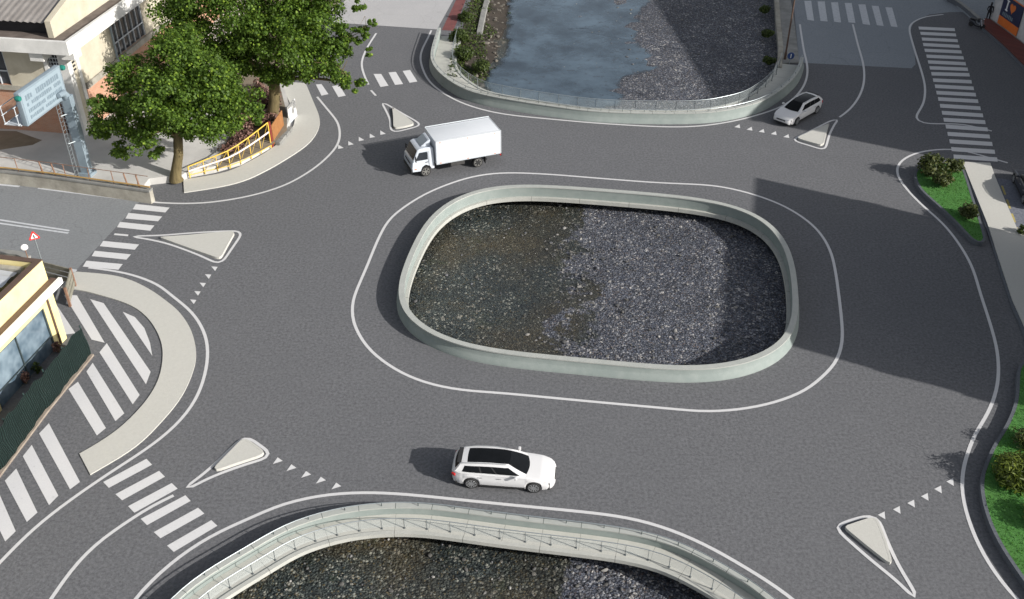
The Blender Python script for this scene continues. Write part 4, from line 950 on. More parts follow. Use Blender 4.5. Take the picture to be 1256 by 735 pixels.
kc('parapet_wall',M['yellow'],[(-.1,16.1,.1,.42,3.73,5.0),(-.1,.2,.423,3.0,3.73,5.0)])
kc('parapet_cap',M['brownpipe'],[(-.12,16.12,.08,.44,5.003,5.05),(-.12,.22,.443,3.02,5.003,5.05)])
bm=BM(); n=90; rows=[]
for k in range(n+1):
    a=.6+15.2*k/n; dz=.06*(1 if (k//3)%2 else 0)
    rows.append([bm.verts.new(KL(a,1.2,4.55+dz)),bm.verts.new(KL(a,8.8,5.0+dz))])
for a,b_ in zip(rows,rows[1:]): bm.faces.new((a[0],b_[0],b_[1],a[1]))
link('metal_roof',bm,M['metalroof'],t)
kc('roof_edge',M['oldconc'],[(.25,.55,1.0,9,3.73,4.7)])
bm=BM(); q=[KL(.45,-.1,3.6),KL(.55,-.09,3.3),KL(.62,-.06,3.0),KL(.62,-.06,.1)]; tube(bm,q,.06,8); link('down_pipe',bm,M['brownpipe'],t,smooth=50)
# green screen fence
f0=G(113,436); f1=G(58,504); f2=G(0,582); f3=G(-60,665)
P=[f0,f0.lerp(f1,.5),f1,f1.lerp(f2,.5),f2,f3]
t=root('screen_fence',(f1.x,f1.y,0),'dark green screening fence leaning in front of the yellow shop','fence',world=True)
bm=BM(); PP=resample(P,.30); Nn=normals(PP); rows=[]
for i,(p,nn) in enumerate(zip(PP,Nn)):
    row=[]
    for k in range(9):
        z=.12+1.75*k/8; wob=.05*math.sin(i*2.2)+.22*noise.noise((p.y*.7,z*.9,2)); row.append(bm.verts.new(p-fn*(wob*.6+.12*k/8)+Vector((0,0,z+(.22*noise.noise((p.y*1.3,0,7)) if k==8 else 0)))))
    rows.append(row)
for a,b_ in zip(rows,rows[1:]):
    for k in range(8): bm.faces.new((a[k],b_[k],b_[k+1],a[k+1]))
g=bmesh.ops.solidify(bm,geom=bm.faces[:],thickness=.02); link('screen',bm,M['screen'],t,smooth=60)
for i in range(0,len(PP),6):
    p=PP[i]-fn*.1; bm=BM(); tube(bm,[p,p-fn*.12+Vector((0,0,1.95))],.035,6); link('post',bm,M['screenflap'],t)
bm=BM(); loft(bm,[p for p in PP],[(-.12,0),(-.12,.11),(.12,.11),(.12,0)]); link('base',bm,mat('earthy base',(.20,.16,.13),.9,c2=(.34,.29,.24),scale=2),t)
# fence return behind and lawn furniture hidden: low plants along the fence foot
for k,(x,y) in enumerate(((72,432),(47,458),(33,470))):
    shrub(('tuft of dry plants at the right end behind the green screen','tuft of yellow-green plants by the dark gap behind the green screen','thin dry tuft against the shop window behind the green screen')[k],(x,y),.28,.75,M['weeds'] if k==1 else M['drybrush'],160,'plant',.12,'plants behind the green screen',z=0)
# side screen/wood barrier beyond the shop
b0=G(8,333); b1_=G(62,346)
t=root('wooden_barrier',tuple(G(58,335)),'grey weathered wooden barrier between the warning sign and the pavement','barrier',world=True)
bm=BM()
a=Vector((-27.6,50.0,0)); b_=Vector((-25.6,49.2,0)); c_=Vector((-25.2,47.2,0))
for z in (.35,.75,1.1): bar(bm,a+Vector((0,0,z)),b_+Vector((0,0,z)),.06,.28); bar(bm,b_+Vector((0,0,z)),c_+Vector((0,0,z)),.06,.28)
link('board',bm,mat('grey wood',(.15,.14,.11),.9,c2=(.28,.27,.22),scale=3,detail=8),t)
for p in (a,b_,c_):
    bm=BM(); box(bm,p+Vector((0,0,.65)),(.12,.12,1.3)); link('post',bm,M['rust'],t)
t=root('low_wall',tuple(G(-20,318)),'low mossy roadside wall behind the shop at the left edge','wall',world=True)
P=resample([G(-120,304),G(0,318),G(28,321),G(38,326)],.9); bm=BM(); loft(bm,P,[(-.15,0),(-.15,.55),(.15,.55),(.15,0)]); link('wall',bm,M['oldconc'],t)
bm=BM(); loft(bm,P,[(-.19,.553),(-.19,.63),(.19,.63),(.19,.553)]); link('coping',bm,M['greyconc'],t)
# warning sign
wb=Vector((-27.75,50.35,0)); t=root('warning_sign',tuple(wb),'red-edged triangular warning sign on a grey post by the old road','road sign',world=True)
bm=BM(); tube(bm,[wb,wb+Vector((0,0,3.05))],.04,8); link('post',bm,M['steel'],t,smooth=50)
sd=(Vector((0,0,0))-wb); sd.z=0; sd.normalize(); su=Vector((-sd.y,sd.x,0)); SC=wb+Vector((0,0,2.78))
def tri(bm,r,o,th):
    pts=[(math.cos(R(90+120*k))*r,math.sin(R(90+120*k))*r) for k in range(3)]; q=[]
    for i in range(3):   # clipped corners
        for j in (-1,1):
            a=pts[i]; b_=pts[(i+j)%3]; q.append((a[0]*.88+b_[0]*.12,a[1]*.88+b_[1]*.12))
    q=[q[0],q[1],q[2],q[3],q[4],q[5]]
    q=sorted(q,key=lambda p:math.atan2(p[1],p[0]))
    va=[bm.verts.new(SC+su*x+Vector((0,0,y))+sd*o) for x,y in q]; vb_=[bm.verts.new(SC+su*x+Vector((0,0,y))+sd*(o+th)) for x,y in q]
    bm.faces.new(va[::-1]); bm.faces.new(vb_)
    for k in range(6): bm.faces.new((va[k],va[(k+1)%6],vb_[(k+1)%6],vb_[k]))
bm=BM(); tri(bm,.40,.06,.02); pl=link('plate',bm,M['signred'],t)
bm=BM(); tri(bm,.25,.083,.01); wf=subpart('white_field',bm,M['signwhite'],pl)
bm=BM(); box(bm,SC+sd*.1+Vector((0,0,.03)),(.07,.012,.14),mtx=fr(su)); box(bm,SC+sd*.1+Vector((0,0,-.08)),(.07,.012,.05),mtx=fr(su)); link('symbol',bm,M['black'],t)
bm=BM(); box(bm,SC-sd*.0+Vector((0,0,-.05)),(.5,.03,.06),mtx=fr(su)); link('bracket',bm,M['steel'],t)
# convex mirror on post
mb=Vector((-28.65,50.6,0)); t=root('road_mirror',tuple(mb),'small round pale traffic mirror on a thin post left of the warning sign','mirror',world=True)
bm=BM(); tube(bm,[mb,mb+Vector((0,0,1.75))],.03,8); link('post',bm,M['rust'],t)
bm=BM(); lathe(bm,[(0,.05),(.15,.03),(.2,0),(.2,-.04),(0,-.06)],20,'y'); 
mm=fr(su)
for v in bm.verts: v.co=mm@Vector((v.co.x,-v.co.y,v.co.z))+mb+Vector((0,0,1.85))+sd*.05
link('mirror_face',bm,M['signwhite'],t,smooth=50)
# ================================================================ right-hand buildings (the nearer one only throws its shade into view)
def prism_building(label,foot,h,storeys,t_name='office_building'):
    c=sum(foot,Vector())/4; t=root(t_name,(c.x,c.y,0),label,'building',world=True)
    bm=BM(); lo=[bm.verts.new((p.x,p.y,0)) for p in foot]; hi=[bm.verts.new((p.x,p.y,h)) for p in foot]; bm.faces.new(lo); bm.faces.new(hi)
    for k in range(4): bm.faces.new((lo[k],lo[(k+1)%4],hi[(k+1)%4],hi[k]))
    link('wall',bm,M['facade'],t)
    ctr=sum(foot,Vector())/4; I=[ctr+(p-ctr)*1.01 for p in foot]
    raised('roof',I,h+.003,h+.22,M['greyconc'],t)
    for k in range(4):
        a,b_=foot[k],foot[(k+1)%4]; d=(b_-a); n_=int(d.length//3.2); nn=Vector((d.y,-d.x,0)).normalized()
        if nn.dot((a+b_)/2-ctr)<0: nn=-nn
        for s in range(storeys):
            if k==0 and s==0: continue
            for j in range(n_):
                p=a+d*((j+.5)/n_)+Vector((0,0,h*(s+.55)/storeys)); bm=BM(); box(bm,p+nn*.01,(1.25,.06,1.5),mtx=fr(d)); wn=link('window',bm,M['winglass'],t)
                bm=BM(); box(bm,p+nn*.06+Vector((0,0,-.8)),(1.5,.22,.09),mtx=fr(d)); subpart('sill',bm,M['oldconc'],wn)
    return t
sh=Vector((math.cos(SH),math.sin(SH),0)); 
Cc=G(1214.5,27); wd=Vector((.0955,-.9954,0))
# near end of the long front: where its shade edge lies along the photo's
bl_=G(1110,185); tt=None
den=wd.x*(-sh.y)-wd.y*(-sh.x); rx,ry=bl_.x-Cc.x,bl_.y-Cc.y
s1=(rx*(-sh.y)-ry*(-sh.x))/den; Cn=Cc+wd*s1
bt=prism_building('pale stone building with an orange and navy poster on its wall, top right corner',[Cc,Cn,Cn+Vector((14,1,0)),Cc+Vector((18,6,0))],15.8,5)
t=bt
def wl(s,z,o=.0): 
    nn=Vector((-.9954,-.0955,0)); return Cc+wd*s+nn*o+Vector((0,0,z))
bm=BM(); box(bm,wl(s1/2,1.9,.05),(s1,.12,3.8),mtx=fr(wd)); link('stone_cladding',bm,M['stonewall'],t)
bm=BM(); box(bm,wl(s1/2,.2,.14),(s1,.1,.4),mtx=fr(wd)); link('plinth',bm,M['greyconc'],t)
nn=Vector((-.9954,-.0955,0))
def wp2(px,py): 
    p=AW(px,py,(Cc.x+nn.x*.15,Cc.y+nn.y*.15),(wd.x,wd.y)); return (p-Cc).dot(wd),p.z
(sa,za),(sb,zb),(sc1,zc1),(sd1,zd1)=wp2(1223.5,28.2),wp2(1246.4,44.5),wp2(1225.3,18),wp2(1248.5,33)
(se,ze)=wp2(1243,0); zt=max(2.4,ze); zo=(zc1+zd1)/2; zl_=(za+zb)/2
pt=root('wall_poster',tuple(wl((sa+sb)/2,zl_,.2)),'navy and orange poster with a white I and orange heart on the stone wall','poster',world=True)
bm=BM(); box(bm,wl((sa+sb)/2,(zo+zt)/2,.17),(sb-sa,.05,zt-zo),mtx=fr(wd)); pf=link('navy_field',bm,M['navy'],pt)
bm=BM(); box(bm,wl((sa+sb)/2,(zl_+zo)/2,.17),(sb-sa,.05,zo-zl_-.004),mtx=fr(wd)); link('orange_band',bm,M['orange'],pt)
bm=BM(); box(bm,wl((sa+sb)/2,zt+.04,.17),(sb-sa+.1,.06,.07),mtx=fr(wd)); link('orange_trim',bm,M['orange'],pt)
si,zi=wp2(1236.5,7); ss,zs=wp2(1243,11)
bm=BM(); box(bm,wl(si,zi,.2),(.20,.02,.9),mtx=fr(wd)); box(bm,wl(si,zi+.42,.203),(.42,.02,.12),mtx=fr(wd)); box(bm,wl(si,zi-.42,.203),(.42,.02,.12),mtx=fr(wd)); link('letter',bm,M['signwhite'],pt)
bm=BM(); hv=[]
for k in range(40):
    a=2*math.pi*k/40; x=16*math.sin(a)**3; y=13*math.cos(a)-5*math.cos(2*a)-2*math.cos(3*a)-math.cos(4*a); hv.append((x/34*1.0,y/34*1.05))
va=[bm.verts.new(wl(ss+x,zs+y,.195)) for x,y in hv]; vb_=[bm.verts.new(wl(ss+x,zs+y,.215)) for x,y in hv]; bm.faces.new(va); bm.faces.new(vb_[::-1])
for k in range(40): bm.faces.new((va[k],va[(k+1)%40],vb_[(k+1)%40],vb_[k]))
link('heart',bm,M['orange'],pt)
bm=BM(); sw,zw=wp2(1236,20)
for k in range(7): box(bm,wl(sw-.75+.27*k,zw,.2),(.17,.02,.36 if k%3 else .30),mtx=fr(wd)); 
link('small_lettering',bm,M['letter'],pt)
# red terrace in front of the wall
q=[G(1201.5,33),G(1206,27),G(1216,28),G(1256,57),G(1300,90),G(1300,120),G(1256,84),G(1230,58)]
tb=root('terrace',tuple(sum(q,Vector())/8),'low dark red brick terrace along the foot of the poster wall','terrace',world=True)
raised('paving',[p+Vector((0,0,0)) for p in q],0,.36,M['redbrick'],tb,bev=.03)
bm=BM(); P=[q[0],q[7],q[6],q[5]]; loft(bm,resample(P,1.5),[(-.14,0),(-.14,.2),(-.01,.2),(-.01,0)],sgn=1); link('step',bm,M['kerb_and_shade'],tb)
prism_building('unseen grey block right of the pale pavement, shaped to cast the middle shade',[Vector((36.9,52.2,0)),Vector((32.9,34.6,0)),Vector((32.9,34.6,0))-sh*9,Vector((36.9,52.2,0))-sh*9],10.5,3)  # unseen building, plan sheared and height set to fit the shade it casts
# dark low wall running to the terrace
P=resample([G(1160,0),G(1175,8),G(1190,20),G(1200,29)],.8); t=root('low_wall',tuple(P[2]),'low dark kerb wall leading to the red terrace at the top right','wall',world=True)
bm=BM(); loft(bm,P,[(-.12,0),(-.12,.45),(.12,.45),(.12,0)]); link('wall',bm,M['kerb_and_shade'],t)
bm=BM(); loft(bm,P,[(-.16,.453),(-.16,.52),(.16,.52),(.16,.453)]); link('coping',bm,M['greyconc'],t)
# lamp post, blue sign
lb=G(962.5,74); t=root('lamp_post',(lb.x,lb.y,.1),'tall thin rust-brown lamp post beside the far river wall','lamp post',world=True)
bm=BM(); tube(bm,[(lb.x,lb.y,.05),(lb.x,lb.y,.7)],.11,10); tube(bm,[(lb.x,lb.y,.7),(lb.x,lb.y,9)],[.075,.05],10); link('pole',bm,M['brownpipe'],t,smooth=50)
bm=BM(); tube(bm,[(lb.x,lb.y,8.9),(lb.x+.5,lb.y,9.2),(lb.x+1.5,lb.y,9.25)],.04,8); link('arm',bm,M['rust'],t); bm=BM(); box(bm,(lb.x+1.8,lb.y,9.22),(.7,.26,.12),bev=.04); link('lamp_head',bm,M['steel'],t)
sb_=G(968,80); t=root('round_sign',(sb_.x,sb_.y,.1),'small round blue sign on a short post near the far end of the parapet','road sign',world=True)
bm=BM(); tube(bm,[(sb_.x,sb_.y,.05),(sb_.x,sb_.y,.95)],.03,8); link('post',bm,M['steel'],t)
bm=BM(); lathe(bm,[(0,-.04),(.3,-.04),(.3,0),(0,0)],24,'y',(sb_.x,sb_.y-.03,.85)); pl=link('plate',bm,M['blue'],t)
bm=BM(); box(bm,(sb_.x,sb_.y-.08,.85),(.07,.015,.34)); link('symbol',bm,M['signwhite'],t)
# ================================================================ vehicles
def wheel(parent,x,y,r,w,rimm,side,spokes=5):
    bm=BM(); hw=w/2; prof=[(r*.62,-hw),(r*.9,-hw),(r*.985,-hw*.8),(r,-hw*.5),(r,hw*.5),(r*.985,hw*.8),(r*.9,hw),(r*.62,hw)]
    lathe(bm,prof,28,'y',(x,y,r)); wh=link('wheel',bm,M['tyre'],parent,smooth=40)
    bm=BM(); o=hw*side; lathe(bm,[(r*.74,o*.6),(r*.74,o*1.02),(r*.68,o*1.02),(r*.64,o*.80),(r*.0,o*.74)] if side>0 else [(r*.0,o*.74),(r*.64,o*.80),(r*.68,o*1.02),(r*.74,o*1.02),(r*.74,o*.6)],28,'y',(x,y,r))
    for k in range(spokes):
        a=2*math.pi*k/spokes+.3; bar(bm,(x,y+o*.86,r),(x+math.cos(a)*r*.68,y+o*.96,r+math.sin(a)*r*.68),r*.15,.03,up=(0,1,0))
    lathe(bm,[(0,o*1.0),(r*.14,o*.98),(r*.15,o*.6)] if side>0 else [(r*.15,o*.6),(r*.14,o*.98),(0,o*1.0)],14,'y',(x,y,r))
    subpart('rim',bm,rimm,wh,smooth=35)
def smooth01(t): t=max(0,min(1,t)); return t*t*(3-2*t)
def interp(tab,x):
    if x<=tab[0][0]: return tab[0][1]
    for (a,b_),(c,d) in zip(tab,tab[1:]):
        if x<=c: return b_+(d-b_)*smooth01((x-a)/(c-a))*1.0 if False else b_+(d-b_)*((x-a)/(c-a))
    return tab[-1][1]
def make_car(label,loc,rz,paintm,group=None):
    t=root('estate_car',loc,label,'car',group,rz); t.scale=(1,.97,.93)
    XF,XR,WR=1.42,-1.42,.335; RA=.375
    hwt=[(-2.36,.52),(-2.33,.64),(-2.27,.735),(-2.15,.81),(-1.95,.87),(-1.6,.905),(-.5,.92),(.8,.92),(1.5,.91),(1.8,.89),(2.0,.85),(2.15,.79),(2.26,.71),(2.33,.61),(2.38,.46)]
    zst=[(-2.36,.80),(-2.33,.87),(-2.28,.92),(-2.1,.965),(-1,.955),(.6,.93),(1.1,.90),(1.7,.83),(2.1,.73),(2.28,.62),(2.38,.50)]
    zlt=[(-2.36,.42),(-2.25,.30),(-1.9,.24),(1.9,.22),(2.25,.25),(2.38,.36)]
    xs=[-2.36,-2.34,-2.30,-2.24]+[-2.16+.04*k for k in range(111)]+[2.28,2.32,2.36,2.38]
    bm=BM(); rows=[]
    for x in xs:
        hw=interp(hwt,x); zs=interp(zst,x); zl=interp(zlt,x)
        for xc in (XF,XR):
            d=abs(x-xc)
            if d<RA: zl=max(zl,WR+math.sqrt(RA*RA-d*d)*.98)
        zl=min(zl,zs-.08); ring=[]
        crown=.055*smooth01((hw-.4)/.4)
        S=[]
        for k in range(8):
            f=k/7; yy=hw*(.955+.045*math.sin(math.pi*min(1,f*1.15))); 
            if f>.86: yy=hw*.955
            S.append((yy,zl+(zs-zl)*f))
        S+=[(hw*.90,zs+crown*.35),(hw*.78,zs+crown*.62),(hw*.5,zs+crown*.9),(hw*.2,zs+crown)]
        for y,z in S: ring.append(bm.verts.new((x,y,z)))
        for y,z in S[::-1]: ring.append(bm.verts.new((x,-y,z)))
        rows.append(ring)
    for a,b_ in zip(rows,rows[1:]):
        for k in range(len(a)-1): bm.faces.new((a[k],a[k+1],b_[k+1],b_[k]))
    bm.faces.new(rows[0]); bm.faces.new(rows[-1][::-1])
    link('body',bm,paintm,t,smooth=38)
    bm=BM(); box2(bm,(-2.15,-.80,.20),(2.15,.80,.62)); link('underbody',bm,M['trim'],t)
    # cabin
    def bpt(f,s): # belt line point, f 0 front..1 rear
        x=1.02+(-2.20-1.02)*f; return Vector((x,s*(.835-.05*smooth01((f-.75)/.25)-.06*smooth01((.12-f)/.12)),.955+.035*f))
    def rpt(f,s):
        x=.22+(-1.93-.22)*f; return Vector((x,s*(.605-.035*smooth01((f-.7)/.3)-.03*smooth01((.15-f)/.15)),1.365+.06*math.sin(math.pi*min(1,f*.9+.12))-.05*f*f))
    def side_pt(f,h,s):
        p=bpt(f,s).lerp(rpt(f,s),h); p.y+=s*.035*math.sin(math.pi*h); return p
    FS=[0,.05,.11,.18,.25,.32,.37,.395,.46,.54,.60,.625,.70,.78,.85,.90,.95,1.0]; HS=[0,.10,.3,.55,.82,.93,1.0]
    bd=BM(); pil=BM(); gls={}
    def quad(b_,ps): b_.faces.new([b_.verts.new(p) for p in ps])
    for s in (1,-1):
        for i in range(len(FS)-1):
            f0,f1=FS[i],FS[i+1]; fm=(f0+f1)/2
            for j in range(len(HS)-1):
                h0,h1=HS[j],HS[j+1]; hm=(h0+h1)/2
                ps=[side_pt(f0,h0,s),side_pt(f1,h0,s),side_pt(f1,h1,s),side_pt(f0,h1,s)]
                glass=.10<hm<.82 and .05<fm<.90
                (quad(pil,ps) if glass and (.37<fm<.395 or .60<fm<.625) else quad(gls.setdefault((s,0 if fm<.37 else 1 if fm<.60 else 2),BM()),ps) if glass else quad(bd,ps))
    def lerp_y(pf,k,n,bow,dz=0):
        a,b_=pf(1),pf(-1); f=k/n; p=a.lerp(b_,f); p.x+=bow*math.sin(math.pi*f); p.z+=dz*math.sin(math.pi*f); return p
    ws=BM(); rw=BM(); rf=BM(); rg=BM(); NV=10
    rows=5
    for j in range(rows):
        for k in range(NV):
            def wpnt(jj,kk):
                h=jj/rows; return lerp_y(lambda s:side_pt(0,h,s),kk,NV,.16*(1-h)+.09*h,.03*h)
            quad(ws if 0<k<NV-1 else bd,[wpnt(j,k),wpnt(j,k+1),wpnt(j+1,k+1),wpnt(j+1,k)])
            def rpnt(jj,kk):
                h=jj/rows; return lerp_y(lambda s:side_pt(1,h,s),kk,NV,-.10*(1-h)-.05*h,.03*h)
            quad(rw if 0<k<NV-1 and 0<j<rows else bd,[rpnt(j,k+1),rpnt(j,k),rpnt(j+1,k),rpnt(j+1,k+1)])
    nf=14
    for i in range(nf):
        for k in range(NV):
            def tp(ii,kk):
                f=ii/nf; bow=.09*(1-f)**3-.05*f**3; return lerp_y(lambda s:rpt(f,s),kk,NV,bow,.03)
            ps=[tp(i,k),tp(i,k+1),tp(i+1,k+1),tp(i+1,k)]
            quad(rg if (1<=k<=NV-2 and i<12) else bd,ps)
    for b_ in (*gls.values(),bd,pil,ws,rw,rf,rg): bmesh.ops.remove_doubles(b_,verts=b_.verts[:],dist=.0005)
    link('cabin_shell',bd,paintm,t,smooth=40)
    for b_ in gls.values(): link('side_window',b_,M['carglass'],t,smooth=40)
    link('window_pillar',pil,M['trim'],t); link('windscreen',ws,M['carglass'],t,smooth=40); link('rear_window',rw,M['carglass'],t,smooth=40); link('glass_roof',rg,M['carglass'],t,smooth=40); rf.free()
    for s in (1,-1):
        for xc in (XF,XR): wheel(t,xc,s*.80,WR,.22,M['rim'],s,10)
        bm=BM(); box(bm,(2.14,s*.645,.635),(.24,.2,.08),rz=-s*.75,bev=.025); link('headlight',bm,M['headlight'],t,smooth=40)
        bm=BM(); box(bm,(-2.215,s*.70,.78),(.20,.20,.15),rz=s*.6,bev=.04); link('tail_light',bm,M['taillight'],t,smooth=40)
        bm=BM(); box(bm,(.62,s*1.0,1.02),(.13,.20,.14),bev=.04); bar(bm,(.64,s*.82,.98),(.63,s*.95,.99),.04,.05); link('mirror',bm,paintm,t,smooth=40)
        for x in (-.15,-1.0):
            bm=BM(); box(bm,(x,s*.915,.80),(.2,.03,.035),bev=.01); link('door_handle',bm,M['rim'],t)
        bm=BM(); tube(bm,[rpt(.04,s)+Vector((0,-s*.03,.035)),rpt(.3,s)+Vector((0,-s*.02,.06)),rpt(.7,s)+Vector((0,-s*.02,.06)),rpt(.97,s)+Vector((0,-s*.03,.03))],.018,6); link('roof_rail',bm,M['rim'],t,smooth=50)
        bm=BM(); box2(bm,(-1.02,min(s*.895,s*.925),.24),(1.02,max(s*.895,s*.925),.33)); link('sill_trim',bm,M['trim'],t)
    bm=BM(); box(bm,(2.335,0,.50),(.09,.80,.15),bev=.03); link('grille',bm,M['trim'],t)
    bm=BM(); box(bm,(2.29,0,.31),(.12,.8,.09),bev=.03); link('bumper_vent',bm,M['trim'],t)
    bm=BM(); box(bm,(-2.365,0,.72),(.02,.5,.11)); link('number_plate',bm,M['plate'],t)
    bm=BM(); box(bm,(-2.27,0,.36),(.20,1.35,.14),bev=.04); link('rear_bumper',bm,M['trim'],t)
    bm=BM(); box(bm,(-2.0,0,1.345),(.2,1.0,.03),bev=.012); link('spoiler',bm,M['trim'],t)
    return t
def place_vehicle(pf,pr,half,side):  # near-side wheel contact points -> centre and heading
    a,b_=G(*pf),G(*pr); d=(a-b_).normalized(); n_=Vector((-d.y,d.x,0))*side; c=(a+b_)/2+n_*half; return (c.x,c.y,.0),math.atan2(d.y,d.x)
loc,rz=place_vehicle((655,603.5),(578,598),.78,1); loc=(loc[0],loc[1],.013)
make_car('white estate car with a black glass roof driving right, nearest the camera',loc,rz,M['carwhite'],'white estate cars')
loc,rz=place_vehicle((973,155),(1003,138),.78,-1); loc=(loc[0],loc[1],.013)
make_car('white estate car waiting in the shade at the give-way line by the far parapet',loc,rz,M['carwhite'],'white estate cars')
c=G(1264,238); make_car('dark parked car just inside the right edge beside the pale pavement',(c.x,c.y,.006),R(80),M['cardark'])
# truck
a,b_=G(527,215.5),G(592,204.5); d=Vector((-.9304,-.3665,0)); n_=Vector((-d.y,d.x,0))
n_=-n_ if n_.y<0 else n_
c=(a+b_)/2+n_*.98+d*0.0
t=root('box_truck',(c.x,c.y,.013),'white box truck with a flat roof driving left round the far side of the roundabout','truck',None,math.atan2(d.y,d.x))
WB=3.8
# local x forward; near side is y>0 when heading left towards the camera
bm=BM(); box2(bm,(-3.35,-1.2,.86),(1.40,1.2,2.58),bev=.035); bx_=link('cargo_box',bm,M['truckwhite'],t,smooth=30)
bm=BM()
for s in (1,-1):
    for x in (-3.32,1.37): box(bm,(x,s*1.203,1.77),(.07,.02,1.78))
    for z in (.9,2.64): box(bm,(-.97,s*1.203,z),(4.7,.02,.07))
    for x in (-.1,-1.9): box(bm,(x,s*1.202,1.77),(.02,.006,1.7))
subpart('corner_trim',bm,M['frame'],bx_)
bm=BM()
for s in (1,-1):
    for x in (-2.9,-.9,1.1): box(bm,(x,s*1.212,2.5),(.09,.02,.05)); box(bm,(x,s*1.212,.95),(.09,.02,.05))
subpart('marker_lamp',bm,M['amber'],bx_)
bm=BM()
for y in (-.6,.6): box(bm,(-3.365,y,1.75),(.03,1.16,1.7),bev=.01)
subpart('rear_door',bm,M['truckwhite'],bx_)
bm=BM()
for y in (-.45,.45): box2(bm,(-3.3,y-.06,.55),(2.6,y+.06,.80))
for x in (-3.2,-1.9,-.5,1.0): box(bm,(x,0,.68),(.12,.9,.2))
box2(bm,(-.7,.62,.48),(.35,1.08,.80),bev=.05); box2(bm,(-.5,-1.08,.45),(.5,-.62,.82),bev=.08); link('chassis',bm,M['chassis'],t)
# cab as a lofted profile
prof=[(1.50,.55),(1.50,2.0),(1.62,2.10),(2.45,2.10),(2.62,2.02),(2.98,1.30),(3.06,1.22),(3.12,.80),(3.10,.50),(2.55,.48),(2.42,.78),(2.12,.92),(1.82,.78),(1.70,.55)]
bm=BM(); rows=[]
def cabw(z): return .98 if z<1.25 else .98-.10*(z-1.25)/.85
for s in (-1,-.94,.94,1):
    k=1 if abs(s)==1 else 0
    rows.append([bm.verts.new((x-(.05 if k and x>2.4 else 0),s*cabw(z),z-(.05 if k and z>1.9 else 0))) for x,z in prof])
for A_,B_ in zip(rows,rows[1:]):
    for k in range(len(prof)): bm.faces.new((A_[k],A_[(k+1)%len(prof)],B_[(k+1)%len(prof)],B_[k]))
bm.faces.new(rows[0][::-1]); bm.faces.new(rows[-1]); link('cab',bm,M['cabwhite'],t,smooth=30)
def cabslab(name,pts,th,m,parent=t):
    bm=BM(); n0=(Vector(pts[1])-Vector(pts[0])).cross(Vector(pts[2])-Vector(pts[1])).normalized()*th
    A_=[bm.verts.new(Vector(p)+n0) for p in pts]; B_=[bm.verts.new(Vector(p)-n0*.2) for p in pts]; bm.faces.new(A_); bm.faces.new(B_[::-1])
    for k in range(len(pts)): bm.faces.new((A_[k],A_[(k+1)%len(pts)],B_[(k+1)%len(pts)],B_[k]))
    return link(name,bm,m,parent)
cabslab('windscreen',[(2.955,-.86,1.36),(2.955,.86,1.36),(2.655,.80,1.97),(2.655,-.80,1.97)],.02,M['carglass'])
for s in (1,-1):
    y0,y1=s*.985,s*.925
    q=[(1.95,y0-.01*s,1.30),(2.80,y0-.01*s,1.30),(2.50,y1,1.86),(1.95,y1,1.86)]
    if s>0: q=q[::-1]
    cabslab('side_window',q,.012,M['winglass'])
    bm=BM(); box(bm,(2.02,s*.985,1.1),(.2,.03,.04)); link('door_handle',bm,M['trim'],t)
    bm=BM(); box(bm,(1.86,s*.978,1.25),(.015,.02,1.3)); link('door_gap',bm,M['trim'],t)
    bm=BM(); bar(bm,(2.75,s*.92,1.62),(2.85,s*1.15,1.62),.03); box(bm,(2.86,s*1.18,1.5),(.07,.17,.34),bev=.02); link('mirror',bm,M['trim'],t)
    bm=BM(); box(bm,(3.10,s*.72,.80),(.06,.34,.17),bev=.02); link('headlight',bm,M['headlight'],t)
    bm=BM(); box(bm,(2.85,s*.985,.68),(.12,.03,.06)); link('indicator',bm,M['amber'],t)
    wheel(t,2.12,s*.86,.37,.22,M['steelrim'],s,6)
    wheel(t,2.12-WB,s*.84,.37,.40,M['steelrim'],s,6)
    bm=BM(); box(bm,(-3.36,s*.95,.72),(.06,.3,.12)); link('tail_light',bm,M['taillight'],t)
    bm=BM(); box(bm,(-2.25,s*.84,.45),(.02,.42,.5)); link('mudflap',bm,M['trim'],t)
bm=BM(); box(bm,(3.10,0,.52),(.14,1.88,.22),bev=.03); link('bumper',bm,M['trim'],t)
bm=BM(); box(bm,(3.11,0,1.0),(.03,1.2,.10)); link('grille',bm,M['trim'],t)
bm=BM()
pr=[(1.66,2.10),(2.30,2.13),(1.72,2.55),(1.58,2.56)]
va=[bm.verts.new((x,-.62,z)) for x,z in pr]; vb_=[bm.verts.new((x,.62,z)) for x,z in pr]; bm.faces.new(va[::-1]); bm.faces.new(vb_)
for k in range(4): bm.faces.new((va[k],va[(k+1)%4],vb_[(k+1)%4],vb_[k]))
bmesh.ops.bevel(bm,geom=bm.edges[:],offset=.04,segments=2,affect='EDGES'); link('wind_deflector',bm,M['cabwhite'],t,smooth=30)
bm=BM(); box(bm,(-3.45,0,.62),(.12,2.1,.12)); link('under_run_bar',bm,M['chassis'],t)
t.location=Vector(t.location)-d*(2.12-WB/2)+d*.3
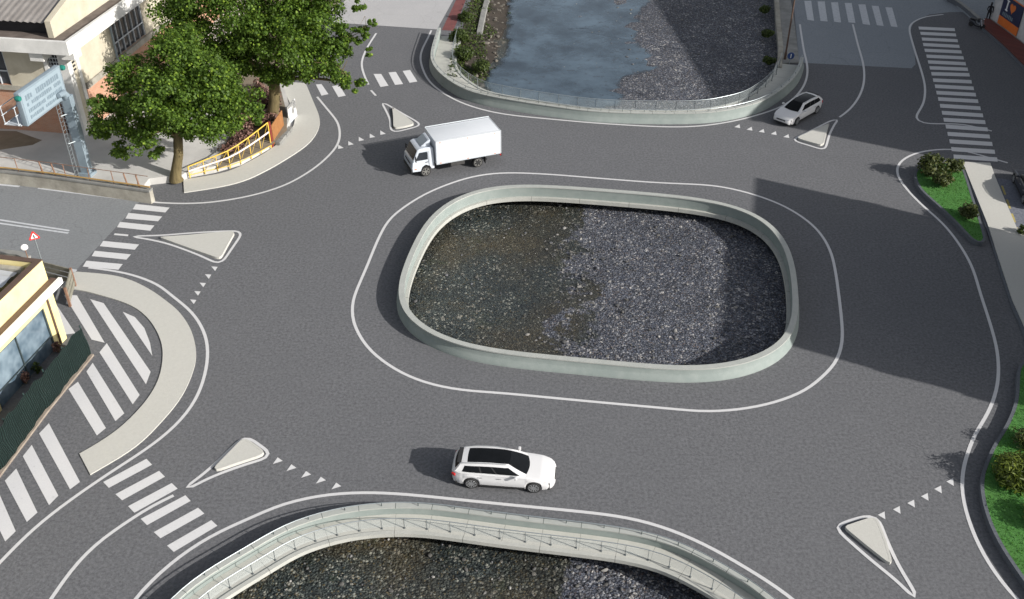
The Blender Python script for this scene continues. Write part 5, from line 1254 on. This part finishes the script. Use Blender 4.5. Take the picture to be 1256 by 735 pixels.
# scooter beside the terrace
sb_=G(1197,34.5); t=root('motor_scooter',(sb_.x,sb_.y,.0),'dark parked motor scooter at the end of the red terrace','scooter',None,R(-50))
for x in (.62,-.55): 
    bm=BM(); lathe(bm,[(.12,-.06),(.22,-.06),(.26,0),(.22,.06),(.12,.06)],18,'y',(x,0,.26)); w_=link('wheel',bm,M['tyre'],t,smooth=50); bm=BM(); lathe(bm,[(0,-.05),(.13,-.04),(.13,.04),(0,.05)],14,'y',(x,0,.26)); subpart('rim',bm,M['steelrim'],w_)
bm=BM(); tube(bm,[(.42,0,.42),(.30,0,.28),(-.1,0,.28),(-.3,0,.5),(-.75,0,.6)],[.13,.15,.16,.19,.12],8); link('body',bm,M['cardark'],t,smooth=60)
bm=BM(); box(bm,(-.35,0,.76),(.75,.26,.12),bev=.05); link('seat',bm,M['trim'],t)
bm=BM(); box(bm,(.48,0,.66),(.08,.40,.62),mtx=Matrix.Rotation(-.3,3,'Y'),bev=.04); link('front_shield',bm,M['frame'],t)
bm=BM(); tube(bm,[(.62,0,.26),(.45,0,.95)],.03,6); tube(bm,[(.42,-.32,1.0),(.46,0,.98),(.42,.32,1.0)],.025,6); link('handlebar',bm,M['trim'],t)
bm=BM(); lathe(bm,[(0,0),(.08,.02),(.08,.08),(0,.09)],12,'z',(.52,0,.92)); link('headlight',bm,M['headlight'],t)
# person by the wall corner
pb=G(1210.5,27.5); t=root('person',(pb.x,pb.y,.10),'person in dark clothing standing beside the corner of the poster wall','person',None,R(-110))
me=bpy.data.meshes.new('body'); V=[(0,0,.95),(0,0,1.15),(0,0,1.38),(0,.0,1.48),(.02,0,1.6),(.03,0,1.72),(0,.1,.9),(.03,.11,.5),(0,.11,.08),(.14,.12,.04),(0,-.1,.9),(-.02,-.11,.5),(-.05,-.11,.08),(.09,-.12,.04),(0,.2,1.4),(0,.25,1.12),(.1,.24,.88),(0,-.2,1.4),(.0,-.25,1.12),(.18,-.18,1.05)]
E=[(0,1),(1,2),(2,3),(3,4),(4,5),(0,6),(6,7),(7,8),(8,9),(0,10),(10,11),(11,12),(12,13),(2,14),(14,15),(15,16),(2,17),(17,18),(18,19)]
RR=[.14,.135,.15,.06,.095,.09,.09,.065,.05,.045,.09,.065,.05,.045,.06,.048,.04,.06,.048,.04]
me.from_pydata(V,E,[]); po=bpy.data.objects.new('body',me); col.objects.link(po)
md=po.modifiers.new('s','SKIN'); 
if not me.skin_vertices: 
    me.attributes  # skin layer is created with the modifier
    bm=BM(); bm.from_mesh(me); bm.verts.layers.skin.verify(); bm.to_mesh(me); bm.free()
for i,r_ in enumerate(RR): me.skin_vertices[0].data[i].radius=(r_,r_*.85 if i<3 else r_)
me.skin_vertices[0].data[0].use_root=True
sm=po.modifiers.new('u','SUBSURF'); sm.levels=2; sm.render_levels=2
bpy.context.view_layer.update()
ev=po.evaluated_get(bpy.context.evaluated_depsgraph_get()); nm=bpy.data.meshes.new_from_object(ev); po.modifiers.clear(); po.data=nm; nm.materials.clear(); nm.materials.append(M['cloth']); nm.shade_smooth(); po.parent=t
bm=BM(); bmesh.ops.create_uvsphere(bm,u_segments=16,v_segments=12,radius=.104); 
for v in bm.verts: v.co=Vector((v.co.x*1.05-.012+.03,v.co.y*.95,v.co.z*.85+1.74))
link('hair',bm,M['black'],t,smooth=60)
# ---------------------------------------------------------------- tidy up helper properties
for o in list(bpy.data.objects):
    if '_w' in o: del o['_w']
